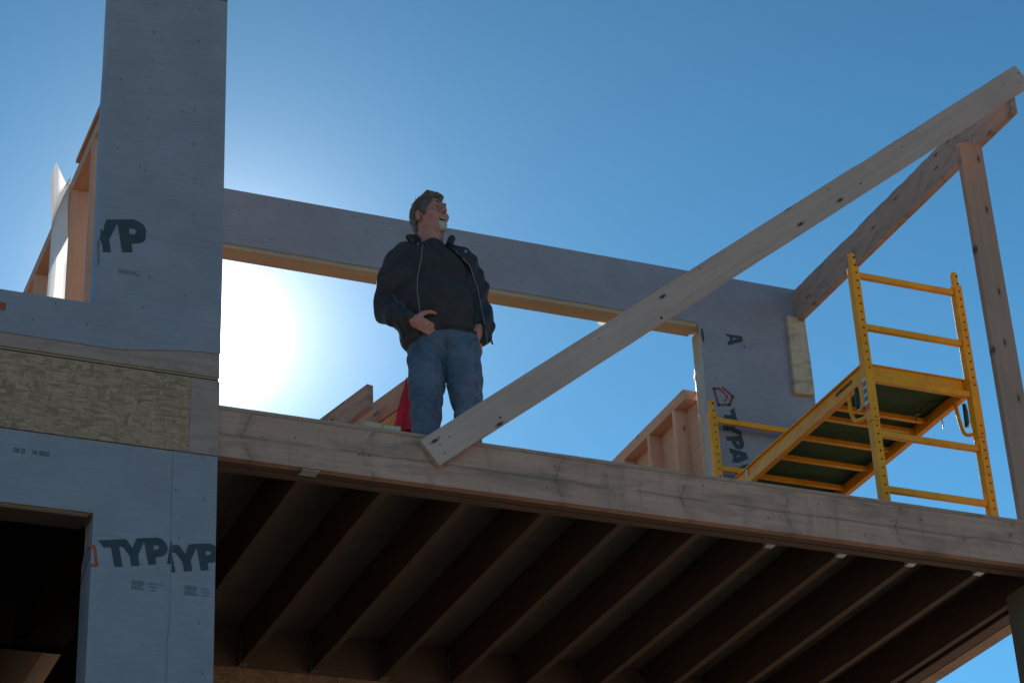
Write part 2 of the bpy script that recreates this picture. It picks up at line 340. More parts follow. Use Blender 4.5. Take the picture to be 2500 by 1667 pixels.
def glyph_mesh(polys, y, hole=None):
    # flat printed shapes on a wall facing -Y, as a triangulated sheet (holes cut by filling between loops)
    bm = bmesh.new()
    for loops in polys:
        edges = []
        for lp in loops:
            vs = [bm.verts.new((p[0], y, p[1])) for p in lp]
            edges += [bm.edges.new((vs[i], vs[(i + 1) % len(vs)])) for i in range(len(vs))]
        bmesh.ops.triangle_fill(bm, edges=edges, use_beauty=True, use_dissolve=False)
    bmesh.ops.recalc_face_normals(bm, faces=bm.faces)
    me = bpy.data.meshes.new('g'); bm.to_mesh(me); bm.free(); return me
def text(name, body, size, loc, mat, parent, sx=1.0, rot=0.0, spacing=1.0):
    c = bpy.data.curves.new('t', 'FONT'); c.body = body; c.size = size; c.space_character = spacing; c.offset = size * .015; c.resolution_u = 3; c.fill_mode = 'FRONT'
    o = bpy.data.objects.new('t', c); col.objects.link(o); dg = bpy.context.evaluated_depsgraph_get()
    me = bpy.data.meshes.new_from_object(o.evaluated_get(dg)); bpy.data.objects.remove(o); bpy.data.curves.remove(c)
    T = Matrix.Translation(loc) @ Matrix.Rotation(rot, 4, 'Y') @ Matrix.Rotation(R_(90), 4, 'X') @ Matrix.Diagonal((sx, 1, 1, 1))
    me.transform(T); return link(name, me, mat, parent)
def strokes(pts, wdt, closed=False):
    out = []; n = len(pts)
    for i in range(n if closed else n - 1):
        a = Vector(pts[i]); b2 = Vector(pts[(i + 1) % n]); d = (b2 - a).normalized(); p = Vector((-d.y, d.x)) * wdt / 2; a2 = a - d * wdt * .4; b3 = b2 + d * wdt * .4
        out.append([[tuple(a2 + p), tuple(b3 + p), tuple(b3 - p), tuple(a2 - p)]])
    return out
# printed letter outlines in metres on their wall (x, z)
G = {}
G['LT'] = [(1.9442, 5.663), (2.0636, 5.6845), (2.055, 5.6453), (2.0378, 5.6437), (2.056, 5.5534), (2.0247, 5.5487), (2.018, 5.5581), (2.0021, 5.6386), (1.9708, 5.6319)]
G['LY'] = [(2.0631, 5.6845), (2.0728, 5.6783), (2.0969, 5.6451), (2.1117, 5.6934), (2.1486, 5.7001), (2.1473, 5.6843), (2.1222, 5.6157), (2.131, 5.568), (2.0949, 5.5608), (2.0857, 5.6057), (2.0537, 5.6459)]
G['LP'] = [(2.146, 5.6998), (2.2035, 5.7093), (2.2268, 5.7041), (2.2454, 5.6872), (2.2533, 5.6635), (2.248, 5.6409), (2.2318, 5.6239), (2.209, 5.617), (2.1983, 5.6151), (2.2049, 5.5825), (2.1694, 5.5754), (2.1468, 5.6842)]
G['LPh'] = [(2.188, 5.6695), (2.2046, 5.6738), (2.2137, 5.6708), (2.214, 5.6599), (2.2053, 5.6525), (2.1912, 5.6508)]
G['LA'] = [(2.2689, 5.7218), (2.2722, 5.7223), (2.2759, 5.5939), (2.2508, 5.5895)]
G['LOGO'] = [(1.9037, 5.6411), (1.9302, 5.639), (1.9384, 5.6238), (1.9506, 5.5472), (1.9472, 5.5387), (1.9161, 5.5349), (1.918, 5.5485), (1.9342, 5.5505), (1.9263, 5.6142), (1.9194, 5.6268), (1.903, 5.6301)]
G['off'] = [0.2335, 0.0004]
G['seam'] = [2.2709447804207246, 2.2813392344572603]
G['TY'] = [(1.9137, 7.2911), (1.9647, 7.3012), (1.9644, 7.2798), (1.9293, 7.1846), (1.941, 7.1169), (1.9037, 7.1099), (1.8985, 7.1543), (1.8865, 7.175), (1.8879, 7.219), (1.8916, 7.2364), (1.9023, 7.2205), (1.9039, 7.2607)]
G['TP'] = [(1.9635, 7.3009), (2.0392, 7.3159), (2.0642, 7.3103), (2.0895, 7.2945), (2.1016, 7.2708), (2.1011, 7.2189), (2.0926, 7.2044), (2.0751, 7.192), (2.0352, 7.1818), (2.0424, 7.1369), (1.9927, 7.1275), (1.9655, 7.2801)]
G['TPh'] = [(2.0206, 7.2608), (2.0455, 7.2656), (2.0561, 7.2542), (2.0511, 7.2372), (2.0255, 7.2315)]
G['TW'] = [(1.886, 7.1878), (1.8895, 7.0559), (1.8811, 7.0239), (1.8711, 7.1644)]
G['PT'] = [(6.4401, 8.1071), (6.4727, 8.1316), (6.4792, 8.0702), (6.4923, 8.023), (6.4646, 8.0123), (6.4482, 8.0398), (6.3938, 8.0314), (6.3888, 8.067), (6.4452, 8.0736)]
G['PY'] = [(6.4569, 8.0206), (6.4923, 8.023), (6.4595, 7.9838), (6.503, 7.9691), (6.5076, 7.9399), (6.4907, 7.9344), (6.4292, 7.9601), (6.3816, 7.9538), (6.3722, 7.9877), (6.4245, 7.9977)]
G['PP'] = [(6.3882, 7.9136), (6.4929, 7.9348), (6.5065, 7.9419), (6.517, 7.8798), (6.5078, 7.853), (6.4845, 7.8348), (6.4591, 7.8374), (6.4397, 7.8557), (6.426, 7.8875), (6.3978, 7.8833)]
G['PPh'] = [(6.4624, 7.8886), (6.4756, 7.8927), (6.4829, 7.8811), (6.4775, 7.8697), (6.4632, 7.876)]
G['PA'] = [(6.4036, 7.8356), (6.5256, 7.8197), (6.5362, 7.779), (6.4616, 7.7389), (6.4191, 7.739), (6.4187, 7.7557), (6.4304, 7.7658), (6.4253, 7.7987), (6.4087, 7.8026)]
G['PAh'] = [(6.4542, 7.7903), (6.4888, 7.7953), (6.4548, 7.7757)]
G['PR'] = [(6.4315, 7.6948), (6.5169, 7.7384), (6.5472, 7.7428), (6.5471, 7.7029), (6.5218, 7.6658), (6.4925, 7.67), (6.4396, 7.6509), (6.44, 7.6751), (6.4689, 7.6876)]
G['PA2'] = [(6.462, 8.6683), (6.5866, 8.6684), (6.5863, 8.6311), (6.4802, 8.5847), (6.471, 8.5893), (6.4773, 8.6151), (6.494, 8.6241), (6.4904, 8.6483), (6.475, 8.6519)]
G['PA2h'] = [(6.5146, 8.6462), (6.5475, 8.6456), (6.5178, 8.6306)]
G['PL'] = [(6.2868, 8.6741), (6.3016, 8.6766), (6.3048, 8.6104), (6.2988, 8.5725), (6.2902, 8.5833), (6.2864, 8.6443)]
G['logo_dark'] = [(6.4044, 8.2635), (6.4701, 8.2102), (6.4406, 8.1451), (6.359, 8.1324), (6.3382, 8.2464), (6.3775, 8.2527), (6.4015, 8.2348)]
G['logo_red'] = [(6.3775, 8.2527), (6.4294, 8.2038), (6.4095, 8.1648)]
# ---------------------------------------------------------------- ground
def ground():
    n = 60; me = MB(); xs = np.linspace(-1, 1, n); xs = np.sign(xs) * np.abs(xs) ** 3 * 1500
    vs = [(x + 4, y, 0.0) for x in xs for y in xs]; fs = [(i * n + j, (i + 1) * n + j, (i + 1) * n + j + 1, i * n + j + 1) for i in range(n - 1) for j in range(n - 1)]
    me.add(vs, fs); o = me.build('ground', M['dirt']); tag(o, kind='structure')
ground()
DT = 6.41      # deck top
def staples(mb, spots, y, mi, h=.012, wdt=.0027):
    for x, z in spots: mb.box(x - wdt / 2, x + wdt / 2, y - .0012, y + .001, z - h / 2, z + h / 2, mi)
# ---------------------------------------------------------------- lower storey wall
lw = empty('lower_wall', (0, 0, 0), 'lower storey wall in grey printed wrap with a dark window opening, below the chipboard band', 'wall')
mb = MB()
mb.box(1.92, 2.465, .0, .14, 0, 6.142); mb.box(-3.2, 1.92, .0, .14, 5.787, 6.142); mb.box(-3.2, .75, .0, .14, 0, 5.787); mb.box(.75, 1.92, .0, .14, 0, 4.35)
mb.build('wall_framing', M['pine_x'], lw)
# wrap: sheet with the opening cut out, second sheet lapped over it at the right
mb = MB(); y0, y1 = -.016, -.0125
for b in ((-3.2, 1.918, y0, y1, 5.790, 6.139), (1.918, 2.285, y0, y1, 0, 6.139), (-3.2, .752, y0, y1, 0, 5.790), (.752, 1.918, y0, y1, 0, 4.352)): mb.box(*b)
staples(mb, [(x, 6.128) for x in (1.53, 1.69, 1.845, 2.0, 2.155)], y0, 1)
staples(mb, [(x, z) for z in (5.955, 5.02, 4.8) for x in ((1.53, 1.68, 1.83, 1.99, 2.14) if z > 5.5 else (1.98, 2.10, 2.2))] + [(1.955, 5.35), (2.11, 5.34), (1.96, 5.2), (1.40, 5.9), (1.94, 5.15), (2.16, 5.2)], y0, 1)
mb.build('wrap_sheet', [M['wrap'], M['staple']], lw, .0012)
mb = MB()
for k in range(14):
    za = 6.139 * k / 14 if k else 0.0; zb = 6.139 * (k + 1) / 14
    xa = 2.266 + .004 * math.sin(k * 1.7); mb.box(xa, 2.468, -.0195, -.0165, za, zb)
staples(mb, [(2.40, 6.128), (2.28, 5.95), (2.41, 5.92), (2.40, 5.33), (2.30, 5.72), (2.42, 5.1)], -.0195, 1)
mb.build('wrap_sheet', [M['wrap'], M['staple']], lw)
box('sheathing', (-3.2, 2.4645, -.0122, -.001, 5.79, 6.1415), M['osb'], lw, 0)
# wrap folded round the right jamb, pulled tight at the head corner
mb = MB(); yb = .142
q = [(1.918, y0, 5.787), (1.9145, .02, 5.775), (1.915, .145, 5.70), (1.912, .146, 4.35), (1.9155, .05, 4.35), (1.918, y0, 4.35)]
mb.add([(1.918, y0, 5.788), (1.914, .03, 5.735), (1.9125, .145, 5.60), (1.9125, .145, 4.352), (1.914, .06, 4.352), (1.918, y0, 4.352), (1.9195, .145, 5.60), (1.9195, .145, 4.352)], [(0, 1, 4, 5), (1, 2, 3, 4), (2, 6, 7, 3)])
mb.build('jamb_wrap', M['wrap'], lw)
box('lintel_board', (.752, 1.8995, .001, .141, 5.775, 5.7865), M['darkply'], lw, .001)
off = Vector(G['off']); polys = [[G['LT']], [G['LY']], [G['LP'], G['LPh']], [G['LA']]]
link('printed_lettering', glyph_mesh(polys, -.0175), M['ink'], lw)
sh = lambda P: [(x + off.x, z + off.y) for x, z in P]
polys2 = []
for nme in ('LT', 'LY', 'LP'):
    p = clip(clip(sh(G[nme]), 0, 2.272, False), 0, 2.4665, True); polys2.append([p] + ([sh(G['LPh'])] if nme == 'LP' else []))
link('printed_lettering', glyph_mesh(polys2, -.0212), M['ink'], lw)
link('printed_emblem', glyph_mesh([[G['LOGO']]], -.0175), M['inkred'], lw)
jl = [(1.9129, .005, 5.655), (1.9119, .075, 5.60), (1.9118, .135, 5.515), (1.9119, .06, 5.56), (1.9129, .005, 5.59)]
mb = MB(); P = [Vector(p) for p in jl]; mb.tube(P + [P[0]], .0018, 6); mb.build('printed_emblem', M['inkdred'], lw)
def ready(x, z, y, par, mat, clipx=None):
    mb = MB(); wd, hh = .056, .044
    for k, (a, b) in enumerate(((0, .012), (.0135, .0147), (.0345, .036), (.0375, .044))): mb.box(x, x + wd, y - .0006, y, z - b, z - a)
    mb.build('printed_block', mat, par)
    text('printed_words', 'WEATHER', .0115, (x, y - .0006, z - .0245), mat, par, 1.0); text('printed_words', 'READY', .0125, (x, y - .0006, z - .0345), mat, par, 1.22)
    for k, s in enumerate(('Building Wraps', 'Flashings', 'Sealants')):
        text('printed_words', s[:9] if clipx and k == 0 else s, .0125, (x + .076, y - .0006, z - .012 - .0155 * k), mat, par, .85)
ready(2.098, 5.498, -.0175, lw, M['inkgrey']); ready(2.331, 5.499, -.0212, lw, M['inkgrey'], 2.466)
text('printed_words', 'DIS 25', .031, (1.5545, -.0175, 6.031), M['ink'], lw, .62); text('printed_words', '141 00:53', .031, (1.634, -.0175, 6.032), M['ink'], lw, .62)
# ---------------------------------------------------------------- upper wall (tall wrapped section + knee wall)
uw = empty('upper_wall', (2.2, .07, 6.41), 'tall narrow wall section in grey wrap rising out of the top of the picture', 'wall')
mb = MB(); mb.box(1.889, 2.469, -.002, .12, 6.41, 11.0); mb.box(-3.2, 1.889, -.002, .12, 6.41, 6.826); mb.build('wall_framing', M['pine_z'], uw)
mb = MB(); T = [(-3.2, 6.832), (1.881, 6.832), (1.881, 11.0), (2.474, 11.0), (2.474, 6.672), (2.36, 6.665), (2.26, 6.655), (2.176, 6.642), (2.086, 6.626), (1.996, 6.614), (1.4, 6.618), (-3.2, 6.63)]
mb.prism([(1.881, 6.832), (1.881, 11.0), (2.474, 11.0), (2.474, 6.672), (2.36, 6.665), (2.26, 6.655), (2.176, 6.642), (2.086, 6.626), (1.996, 6.614), (1.881, 6.614)], -.0165, -.013)
mb.prism([(-3.2, 6.63), (-3.2, 6.832), (1.881, 6.832), (1.881, 6.614)], -.0165, -.013)
spots = [(2.11, 8.60), (2.105, 8.42), (2.10, 8.25), (2.095, 8.08), (2.09, 7.90), (2.085, 7.60), (2.33, 8.62), (2.33, 8.42), (2.325, 8.22), (2.32, 8.0), (2.32, 7.8), (2.33, 7.6), (2.33, 7.4), (1.95, 8.1), (1.95, 7.7), (2.06, 7.62), (2.26, 7.98), (1.6, 6.70), (1.85, 6.72), (1.7, 6.8), (2.1, 6.85), (2.3, 6.95)]
staples(mb, spots, -.0165, 1, .012)
mb.build('wrap_sheet', [M['wrap'], M['staple']], uw)
# side return of the wrap, slightly baggy
mb = MB(); zz = np.linspace(6.832, 11, 40); vs = []
for z in zz:
    bg_ = .006 * math.sin(z * 2.3) + .004 * math.sin(z * 7.1); vs += [(1.881, -.0165, z), (1.875 + bg_ * .5, .045, z), (1.882 + bg_ * .3, .115, z), (1.886, .117, z)]
fs = [(4 * i + k, 4 * i + k + 1, 4 * i + k + 5, 4 * i + k + 4) for i in range(39) for k in range(3)]
mb.add(vs, fs); mb.build('wrap_return', M['wrap'], uw, 0, True)
link('printed_lettering', glyph_mesh([[G['TY']], [G['TP'], G['TPh']]], -.018), M['ink'], uw)
link('printed_lettering', glyph_mesh([[G['TW']]], -.018), M['inkgrey'], uw)
text('printed_words', 'BRING', .034, (1.978, -.018, 7.013), M['inkgrey'], uw, 1.0, R_(0)); text('printed_words', 'L', .034, (2.12, -.018, 7.013), M['inkgrey'], uw, .9)
text('printed_words', '__ __ _', .016, (1.905, -.018, 7.02), M['inkgrey'], uw)
box('printed_block', (2.41, 2.4738, -.0185, -.0172, 8.70, 8.86), M['inkdred'], uw, 0); box('printed_block', (1.4, 1.4775, -.0185, -.0172, 6.725, 6.765), M['inkred'], uw, 0)
text('printed_words', '______', .02, (2.03, -.018, 8.70), M['ink'], uw)
box('plate', (-3.2, 2.472, -.011, .11, 6.547, 6.83), M['strip'], uw, .002)
mb = MB()
for k in range(3): mb.box(-3.2, 2.47, (.004, -.002, .006)[k], .1, 6.5265 + k * .007, 6.5325 + k * .007)
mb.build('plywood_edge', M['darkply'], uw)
box('filler_board', (2.3378, 2.4735, -.0118, -.0012, 6.148, 6.5262), M['strip'], uw, .001)
# chipboard band over the floor edge
ob = box('chipboard_band', (-3.2, 2.337, -.0125, -.0012, 6.147, 6.5262), M['osb'], None, .001); tag(ob, 'band of bare chipboard between the two wrapped wall parts at the left', 'board')
# ---------------------------------------------------------------- stud walls
def copy_child(o, dx=0, dy=0, dz=0):
    c = o.copy(); col.objects.link(c); c.location = Vector(o.location) + Vector((dx, dy, dz)); return c
def stud_wall(x0, x1, y0, y1, ztop, ystuds, label, sheath):
    r = empty('stud_wall', (x0, y0, DT), label, 'wall')
    box('top_plate', (x0, x1, y0, y1, ztop - .079, ztop - .0405), M['plate'], r); box('top_plate', (x0 + .002, x1 - .001, y0 + .02, y1, ztop - .04, ztop), M['plate'], r)
    box('bottom_plate', (x0, x1, y0, y1, DT, DT + .038), M['plate'], r)
    s = None
    for y in ystuds:
        if s is None: s = box('stud', (x0 + .0005, x1 - .001, y, y + .038, DT + .0385, ztop - .0795), M['stud'], r, .002); s0 = y
        else: copy_child(s, 0, y - s0, 0)
    if sheath: box('sheathing', (x1, x1 + .011, y0, y1, DT, ztop - .005), M['plate'], r, .001)
    return r
sw1 = stud_wall(2.0, 2.12, .125, 5.2, 8.36, (.13, .772, .812, 1.29, 2.22, 2.65, 3.06, 3.47, 3.88, 4.7, 5.1), 'open stud wall behind the tall wrapped section, with loose white wrap over it', False)
box('top_plate', (1.985, 2.12, .125, 1.16, 8.3605, 8.385), M['plate'], sw1)
stud_wall(6.24, 6.33, 2.46, 5.4, 8.345, (2.62, 2.995, 3.385, 3.79, 4.2, 4.6, 5.0, 5.36), 'open stud wall with warm sheathing behind the right wrapped pillar', True)
# loose wrap hung over the left stud wall
def loose_wrap():
    ny, nz = 34, 90; vs = []
    flat_ = np.array([(1.992, 1.775), (1.985, 1.66), (1.980, 1.55), (1.983, 1.44), (1.990, 1.315)])
    twist = np.array([(1.992, 1.775), (1.984, 1.66), (1.992, 1.585), (2.030, 1.575), (2.066, 1.60)])
    for j in range(nz):
        z = 6.6 + (8.65 - 6.6) * j / (nz - 1)
        w_ = min(1, max(0, (8.20 - z) / .22)); w_ = w_ * w_ * (3 - 2 * w_); f = min(1, max(0, (z - 8.375) / .06)); w_ = max(w_, f * .75)
        cut = 1 - .62 * max(0, (z - 8.40) / .25) ** .8 if z > 8.40 else 1
        for i in range(ny):
            s = i / (ny - 1) * cut; ww = w_ if z > 8.3 else w_ * min(1, max(0, 1.0))
            p = [np.interp(s * 4, range(5), flat_[:, q]) * (1 - ww) + np.interp(s * 4, range(5), twist[:, q]) * ww for q in (0, 1)]
            if z > 8.37: p[0] -= .02 * (z - 8.37) / .28
            vs.append((p[0] - .003 * math.sin(z * 9 + s * 4), p[1] + .004 * math.sin(z * 7), z))
    fs = [(j * ny + i, j * ny + i + 1, (j + 1) * ny + i + 1, (j + 1) * ny + i) for j in range(nz - 1) for i in range(ny - 1)]
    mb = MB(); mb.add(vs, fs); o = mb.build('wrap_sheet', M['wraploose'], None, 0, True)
    tag(o, 'loose sunlit white wrap sheet hanging over the open stud wall at the left', 'sheet')
    mb = MB(); vs = []
    for j in range(30):
        z = 6.6 + 1.22 * j / 29; vs += [(1.993, 1.845, z), (2.003, 1.842 + .004 * math.sin(z * 9), z), (2.016 - .001 * j / 29, 1.846, z)]
    mb.add(vs, [(3 * j + k, 3 * j + k + 1, 3 * j + k + 4, 3 * j + k + 3) for j in range(29) for k in (0, 1)]); mb.build('wrap_flap', M['wraploose'], o, 0, True)
loose_wrap()
# ---------------------------------------------------------------- header beam and wrapped pillar
YP = 2.25
hb = empty('header_beam', (4.8, YP + .07, 8.7), 'long grey wrapped header beam spanning behind the man, with a bare timber underside', 'beam')
mb = MB(); mb.box(2.55, 7.07, YP + .004, YP + .135, 8.705, 9.094); mb.build('timber_core', M['pine_x'], hb, .002)
mb = MB(); n = 90
top = [(2.55 + (7.075 - 2.55) * i / n, 9.10) for i in range(n + 1)]; bot = [(2.55 + (7.075 - 2.55) * i / n, 8.716 + .0012 * math.sin(i * .9) + .0012 * math.sin(i * 2.3)) for i in range(n + 1)]
for i in range(n):
    if top[i][0] < 6.27: mb.prism([bot[i], top[i], top[i + 1], bot[i + 1]], YP - .003, YP)
    else: mb.prism([(bot[i][0], 8.632 - (bot[i][0] - 6.27) * .0), top[i], top[i + 1], (bot[i + 1][0], 8.632)], YP - .003, YP)
bm = None
sp = [(x, 8.80 + .16 * (k % 2)) for k, x in enumerate(np.arange(3.0, 7.0, .203))] + [(x, 9.06) for x in np.arange(3.1, 7, .41)] + [(6.7, 8.75), (6.45, 8.9)]
staples(mb, sp, YP - .003, 1, .012)
me = mb.mesh(0, True); link('wrap_sheet', me, [M['wrap'], M['staple']], hb)
box('underside_board', (2.55, 6.262, YP + .002, YP + .137, 8.686, 8.7045), M['pine_x'], hb, .002)
box('splinter_strip', (5.62, 5.98, YP + .137, YP + .142, 8.665, 8.70), M['wraploose'], hb, .001)
box('end_post', (2.555, 2.90, YP + .004, YP + .135, DT, 8.6855), M['pine_z'], hb, .002); box('end_post_wrap', (2.551, 2.905, YP - .003, YP, DT, 8.71), M['wrap'], hb, 0)
pl = empty('wrapped_pillar', (6.68, YP + .07, DT), 'grey wrapped wall pillar with sideways black lettering behind the scaffold', 'pillar')
box('wall_framing', (6.292, 7.07, YP + .004, YP + .14, DT, 8.6855), M['pine_z'], pl)
mb = MB(); mb.prism([(6.24, DT), (6.27, 7.6), (6.286, 8.631), (7.083, 8.631), (7.079, 8.2), (7.076, DT)], YP - .0035, YP)
staples(mb, [(6.55, 8.50), (6.72, 8.46), (6.36, 8.33), (6.60, 8.35), (6.84, 7.98), (6.75, 7.82), (6.35, 8.52), (6.95, 8.1), (6.8, 8.2)], YP - .0035, 1, .012)
mb.build('wrap_sheet', [M['wrap'], M['staple']], pl)
# return of the wrap round the pillar's left edge, pulled out and catching the sun
fl = [(6.333, 8.70), (6.335, 8.609), (6.326, 8.50), (6.316, 8.409), (6.322, 8.30), (6.325, 8.191), (6.33, 8.047), (6.33, 7.869), (6.337, 7.729), (6.33, 7.4), (6.32, 7.0), (6.32, DT)]
vs = []; zs = np.linspace(8.69, DT, 90)
for z in zs:
    xo = float(np.interp(-z, [-a[1] for a in fl], [a[0] for a in fl])) - .002; xi = float(np.interp(z, [DT, 7.6, 8.631], [6.24, 6.27, 6.286]))
    wv = .003 * math.sin(z * 40) + .002 * math.sin(z * 93 + 1)
    for t in (0, .3, .6, .85, 1): vs.append((xi + (xo - xi) * t - .012 * math.sin(math.pi * t) * (1 if z < 8.45 else .2) + wv * t, YP - .002 + (.2) * t, z))
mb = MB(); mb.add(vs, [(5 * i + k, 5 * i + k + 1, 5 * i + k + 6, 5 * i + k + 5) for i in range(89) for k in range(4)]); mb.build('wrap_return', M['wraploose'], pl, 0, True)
link('printed_lettering', glyph_mesh([[G['PT']], [G['PY']], [G['PP'], G['PPh']], [G['PA'], G['PAh']], [G['PR']], [G['PA2'], G['PA2h']], [G['PL']]], YP - .005), M['ink'], pl)
link('printed_emblem', glyph_mesh(strokes(G['logo_dark'], .016, False), YP - .005), M['inkdred'], pl); link('printed_emblem', glyph_mesh(strokes(G['logo_red'], .012), YP - .0055), M['inkred'], pl)
text('printed_words', 'TM', .016, (6.588, YP - .005, 8.605), M['ink'], pl, 1, R_(90))
mb = MB(); mb.prism([(6.915, 8.29), (6.925, 8.868), (7.055, 8.858), (7.062, 8.30)], 2.21, 2.2462); o = mb.build('timber_block', M['cleat'], None, .003)
tag(o, 'short mould-stained timber block nailed upright on the right edge of the wrapped pillar', 'timber block')
# ---------------------------------------------------------------- roof beam, post, diagonal brace
def roof_beam():
    mb = MB(); n = 60; rr = np.random.default_rng(11); ys = np.linspace(-.315, 2.2455, n + 1); vs = []
    wane = np.convolve(rr.normal(0, 1, n + 21), np.hanning(5), 'same')[10:n + 11]; wane = np.clip(wane, 0, 3) * .0025
    for i, y in enumerate(ys):
        zt = 9.072 - wane[i]; zb = 8.84; zc = .045 if i == 0 else 0
        vs += [(7.0, y, zb + (.0 if i else .0)), (7.0, y, zt - wane[i] * 1.0), (7.006, y, zt), (7.038, y, zt), (7.038, y, zb)]
    fs = [(5 * i + k, 5 * i + (k + 1) % 5, 5 * (i + 1) + (k + 1) % 5, 5 * (i + 1) + k) for i in range(n) for k in range(5)] + [(0, 1, 2, 3, 4), tuple(5 * n + k for k in (4, 3, 2, 1, 0))]
    mb.add(vs, fs); o = mb.build('roof_beam', M['beamy']); tag(o, 'knotty roof timber running out from the wrapped pillar to the top of the upright post', 'beam')
roof_beam()
mb = MB(); mb.prism([(6.835, DT), (6.838, 8.79), (6.85, 8.805), (6.985, 8.832), (6.996, 8.81), (6.992, DT)], .004, .043); o = mb.build('timber_post', M['post'], None, .003)
tag(o, 'upright knotty timber post at the far right, carrying the roof timber', 'post')
def brace():
    p0 = Vector((3.441, -.0395, 6.359)); p1 = Vector((7.044, -.36, 9.145)); X = (p1 - p0).normalized(); wv = Vector((3.52, -.0395, 6.229)) - p0; wv = (wv - X * wv.dot(X)).normalized(); Tn = X.cross(wv).normalized()
    if Tn.y < 0: Tn = -Tn
    Lg = (p1 - p0).length; W_ = .152; me = MB()
    n = 24; rr = np.random.default_rng(2)
    us = np.linspace(0, Lg, 71); ea = np.convolve(rr.normal(0, 1, 91), np.hanning(7) / 3, 'same')[10:81] * .0011; eb = np.convolve(rr.normal(0, 1, 91), np.hanning(7) / 3, 'same')[10:81] * .0013; vs = []
    for i, u in enumerate(us):
        bow = .012 * math.sin(math.pi * u / Lg); tk = .5 if (i > 48 and i < 52) else 0
        vs += [(u, 0 + bow * 0, -W_ + eb[i]), (u, 0, -.0022 + ea[i] - .004 * tk), (u, .0022, ea[i] - .006 * tk), (u, .036, ea[i]), (u, .036, -W_ + eb[i] + .001)]
    me.add(vs, [(5 * i + k, 5 * i + (k + 1) % 5, 5 * i + 5 + (k + 1) % 5, 5 * i + 5 + k) for i in range(70) for k in range(5)] + [(4, 3, 2, 1, 0), tuple(350 + k for k in range(5))])
    # nail and screw heads with short cracks
    def disc(u, v, r, mi=1): me.tube([(u, -.0015, -v), (u, .002, -v)], r, 8, mi)
    for u, v, r in ((.09, .035, .0035), (.135, .06, .0035), (.07, .07, .0035), (.06, .115, .0035), (.42, .115, .006), (1.15, .05, .004), (1.52, .13, .007), (1.9, .02, .004), (2.3, .07, .003), (3.1, .10, .005), (3.5, .05, .003), (4.4, .06, .0035), (4.55, .05, .0035), (4.5, .1, .0035), (2.9, .03, .003)): disc(u, v, r)
    o = me.build('diagonal_brace', [M['brace'], M['staple']], None)
    Rm = Matrix((X, Tn, -wv)).transposed(); o.matrix_world = Matrix.Translation(p0) @ Rm.to_4x4()
    tag(o, 'long pale diagonal board running from the deck edge up to the top right', 'board')
brace()
# ---------------------------------------------------------------- deck
dk = empty('deck', (4.8, 1.2, 6.15), 'raised timber deck with weathered rim and dark joists underneath, where the man stands', 'deck')
mb = MB(); n = 60; xs = np.linspace(2.339, 7.29, n + 1)
mb.box(2.339, 7.29, 0, .044, 6.155, 6.391)
for x, z in ((2.84, 6.30), (3.15, 6.26), (3.2, 6.26), (4.42, 6.33), (4.44, 6.25), (4.5, 6.24), (4.95, 6.35), (5.3, 6.22), (5.6, 6.34), (5.85, 6.20), (6.2, 6.33), (6.45, 6.25), (6.75, 6.32), (4.1, 6.22), (4.15, 6.34), (6.02, 6.30)): mb.tube([(x, -.001, z), (x, .003, z)], .004, 7, 1)
mb.build('rim_beam', [M['rim'], M['staple']], dk)
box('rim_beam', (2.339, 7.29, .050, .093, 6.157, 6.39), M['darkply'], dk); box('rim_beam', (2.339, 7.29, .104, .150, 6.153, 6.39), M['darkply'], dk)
mb = MB(); rr = np.random.default_rng(8); n = 120; xs = np.linspace(2.47, 7.3, n + 1)
for i in range(n):       # slightly ragged plywood edge in three plies
    for k in range(3): mb.box(xs[i], xs[i + 1], -.004 - (k == 1) * .002 - rr.random() * .0015, .05, 6.3915 + k * .0062, 6.3972 + k * .0062 + (.0008 if k == 2 else 0))
mb.build('plywood_edge', M['plyedge'], dk)
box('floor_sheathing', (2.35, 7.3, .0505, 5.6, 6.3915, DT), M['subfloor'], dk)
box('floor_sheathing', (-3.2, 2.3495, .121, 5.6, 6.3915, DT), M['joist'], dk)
j0 = None
for k in range(-14, 10):
    x = 3.305 + .4133 * k
    if 2.33 < x < 2.47 or x > 7.05: continue
    if j0 is None:
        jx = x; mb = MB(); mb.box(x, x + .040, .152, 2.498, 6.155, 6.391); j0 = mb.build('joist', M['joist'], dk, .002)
        mb = MB(); mb.box(x - .004, x + .044, 2.44, 2.4985, 6.1505, 6.1545); mb.box(x - .004, x - .001, 2.44, 2.4985, 6.151, 6.33); mb.box(x + .041, x + .044, 2.44, 2.4985, 6.151, 6.33)
        for q in range(4): mb.tube([(x - .007, 2.465, 6.18 + q * .04), (x - .003, 2.465, 6.18 + q * .04)], .003, 6)
        h0 = mb.build('joist_hanger', M['hanger'], dk); h1 = None
        mb = MB(); mb.box(x - .002, x + .042, .1515, .192, 6.1505, 6.1545); mb.box(x - .004, x - .001, .1515, .192, 6.151, 6.33); h1 = mb.build('joist_hanger', M['steel'], dk)
    else:
        for o in (j0, h0): copy_child(o, x - jx)
        if k > 4: copy_child(h1, x - jx)
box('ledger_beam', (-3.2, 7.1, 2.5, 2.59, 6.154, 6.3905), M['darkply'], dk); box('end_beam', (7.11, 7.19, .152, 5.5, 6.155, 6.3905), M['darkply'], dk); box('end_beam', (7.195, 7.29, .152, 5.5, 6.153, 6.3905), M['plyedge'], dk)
mb = MB(); mb.box(2.88, 2.96, .01, .075, 6.1495, 6.1525); mb.build('joist_hanger', M['steel'], dk)
bw = empty('back_wall', (5, 2.55, 0), 'dark bare board wall in the shadow below the back of the deck', 'wall')
box('sheathing', (2.47, 7.29, 2.505, 2.66, 0, 6.1525), M['osb'], bw)
iw = empty('inner_wall', (0, 4, 0), 'dark inside wall seen through the lower window opening', 'wall')
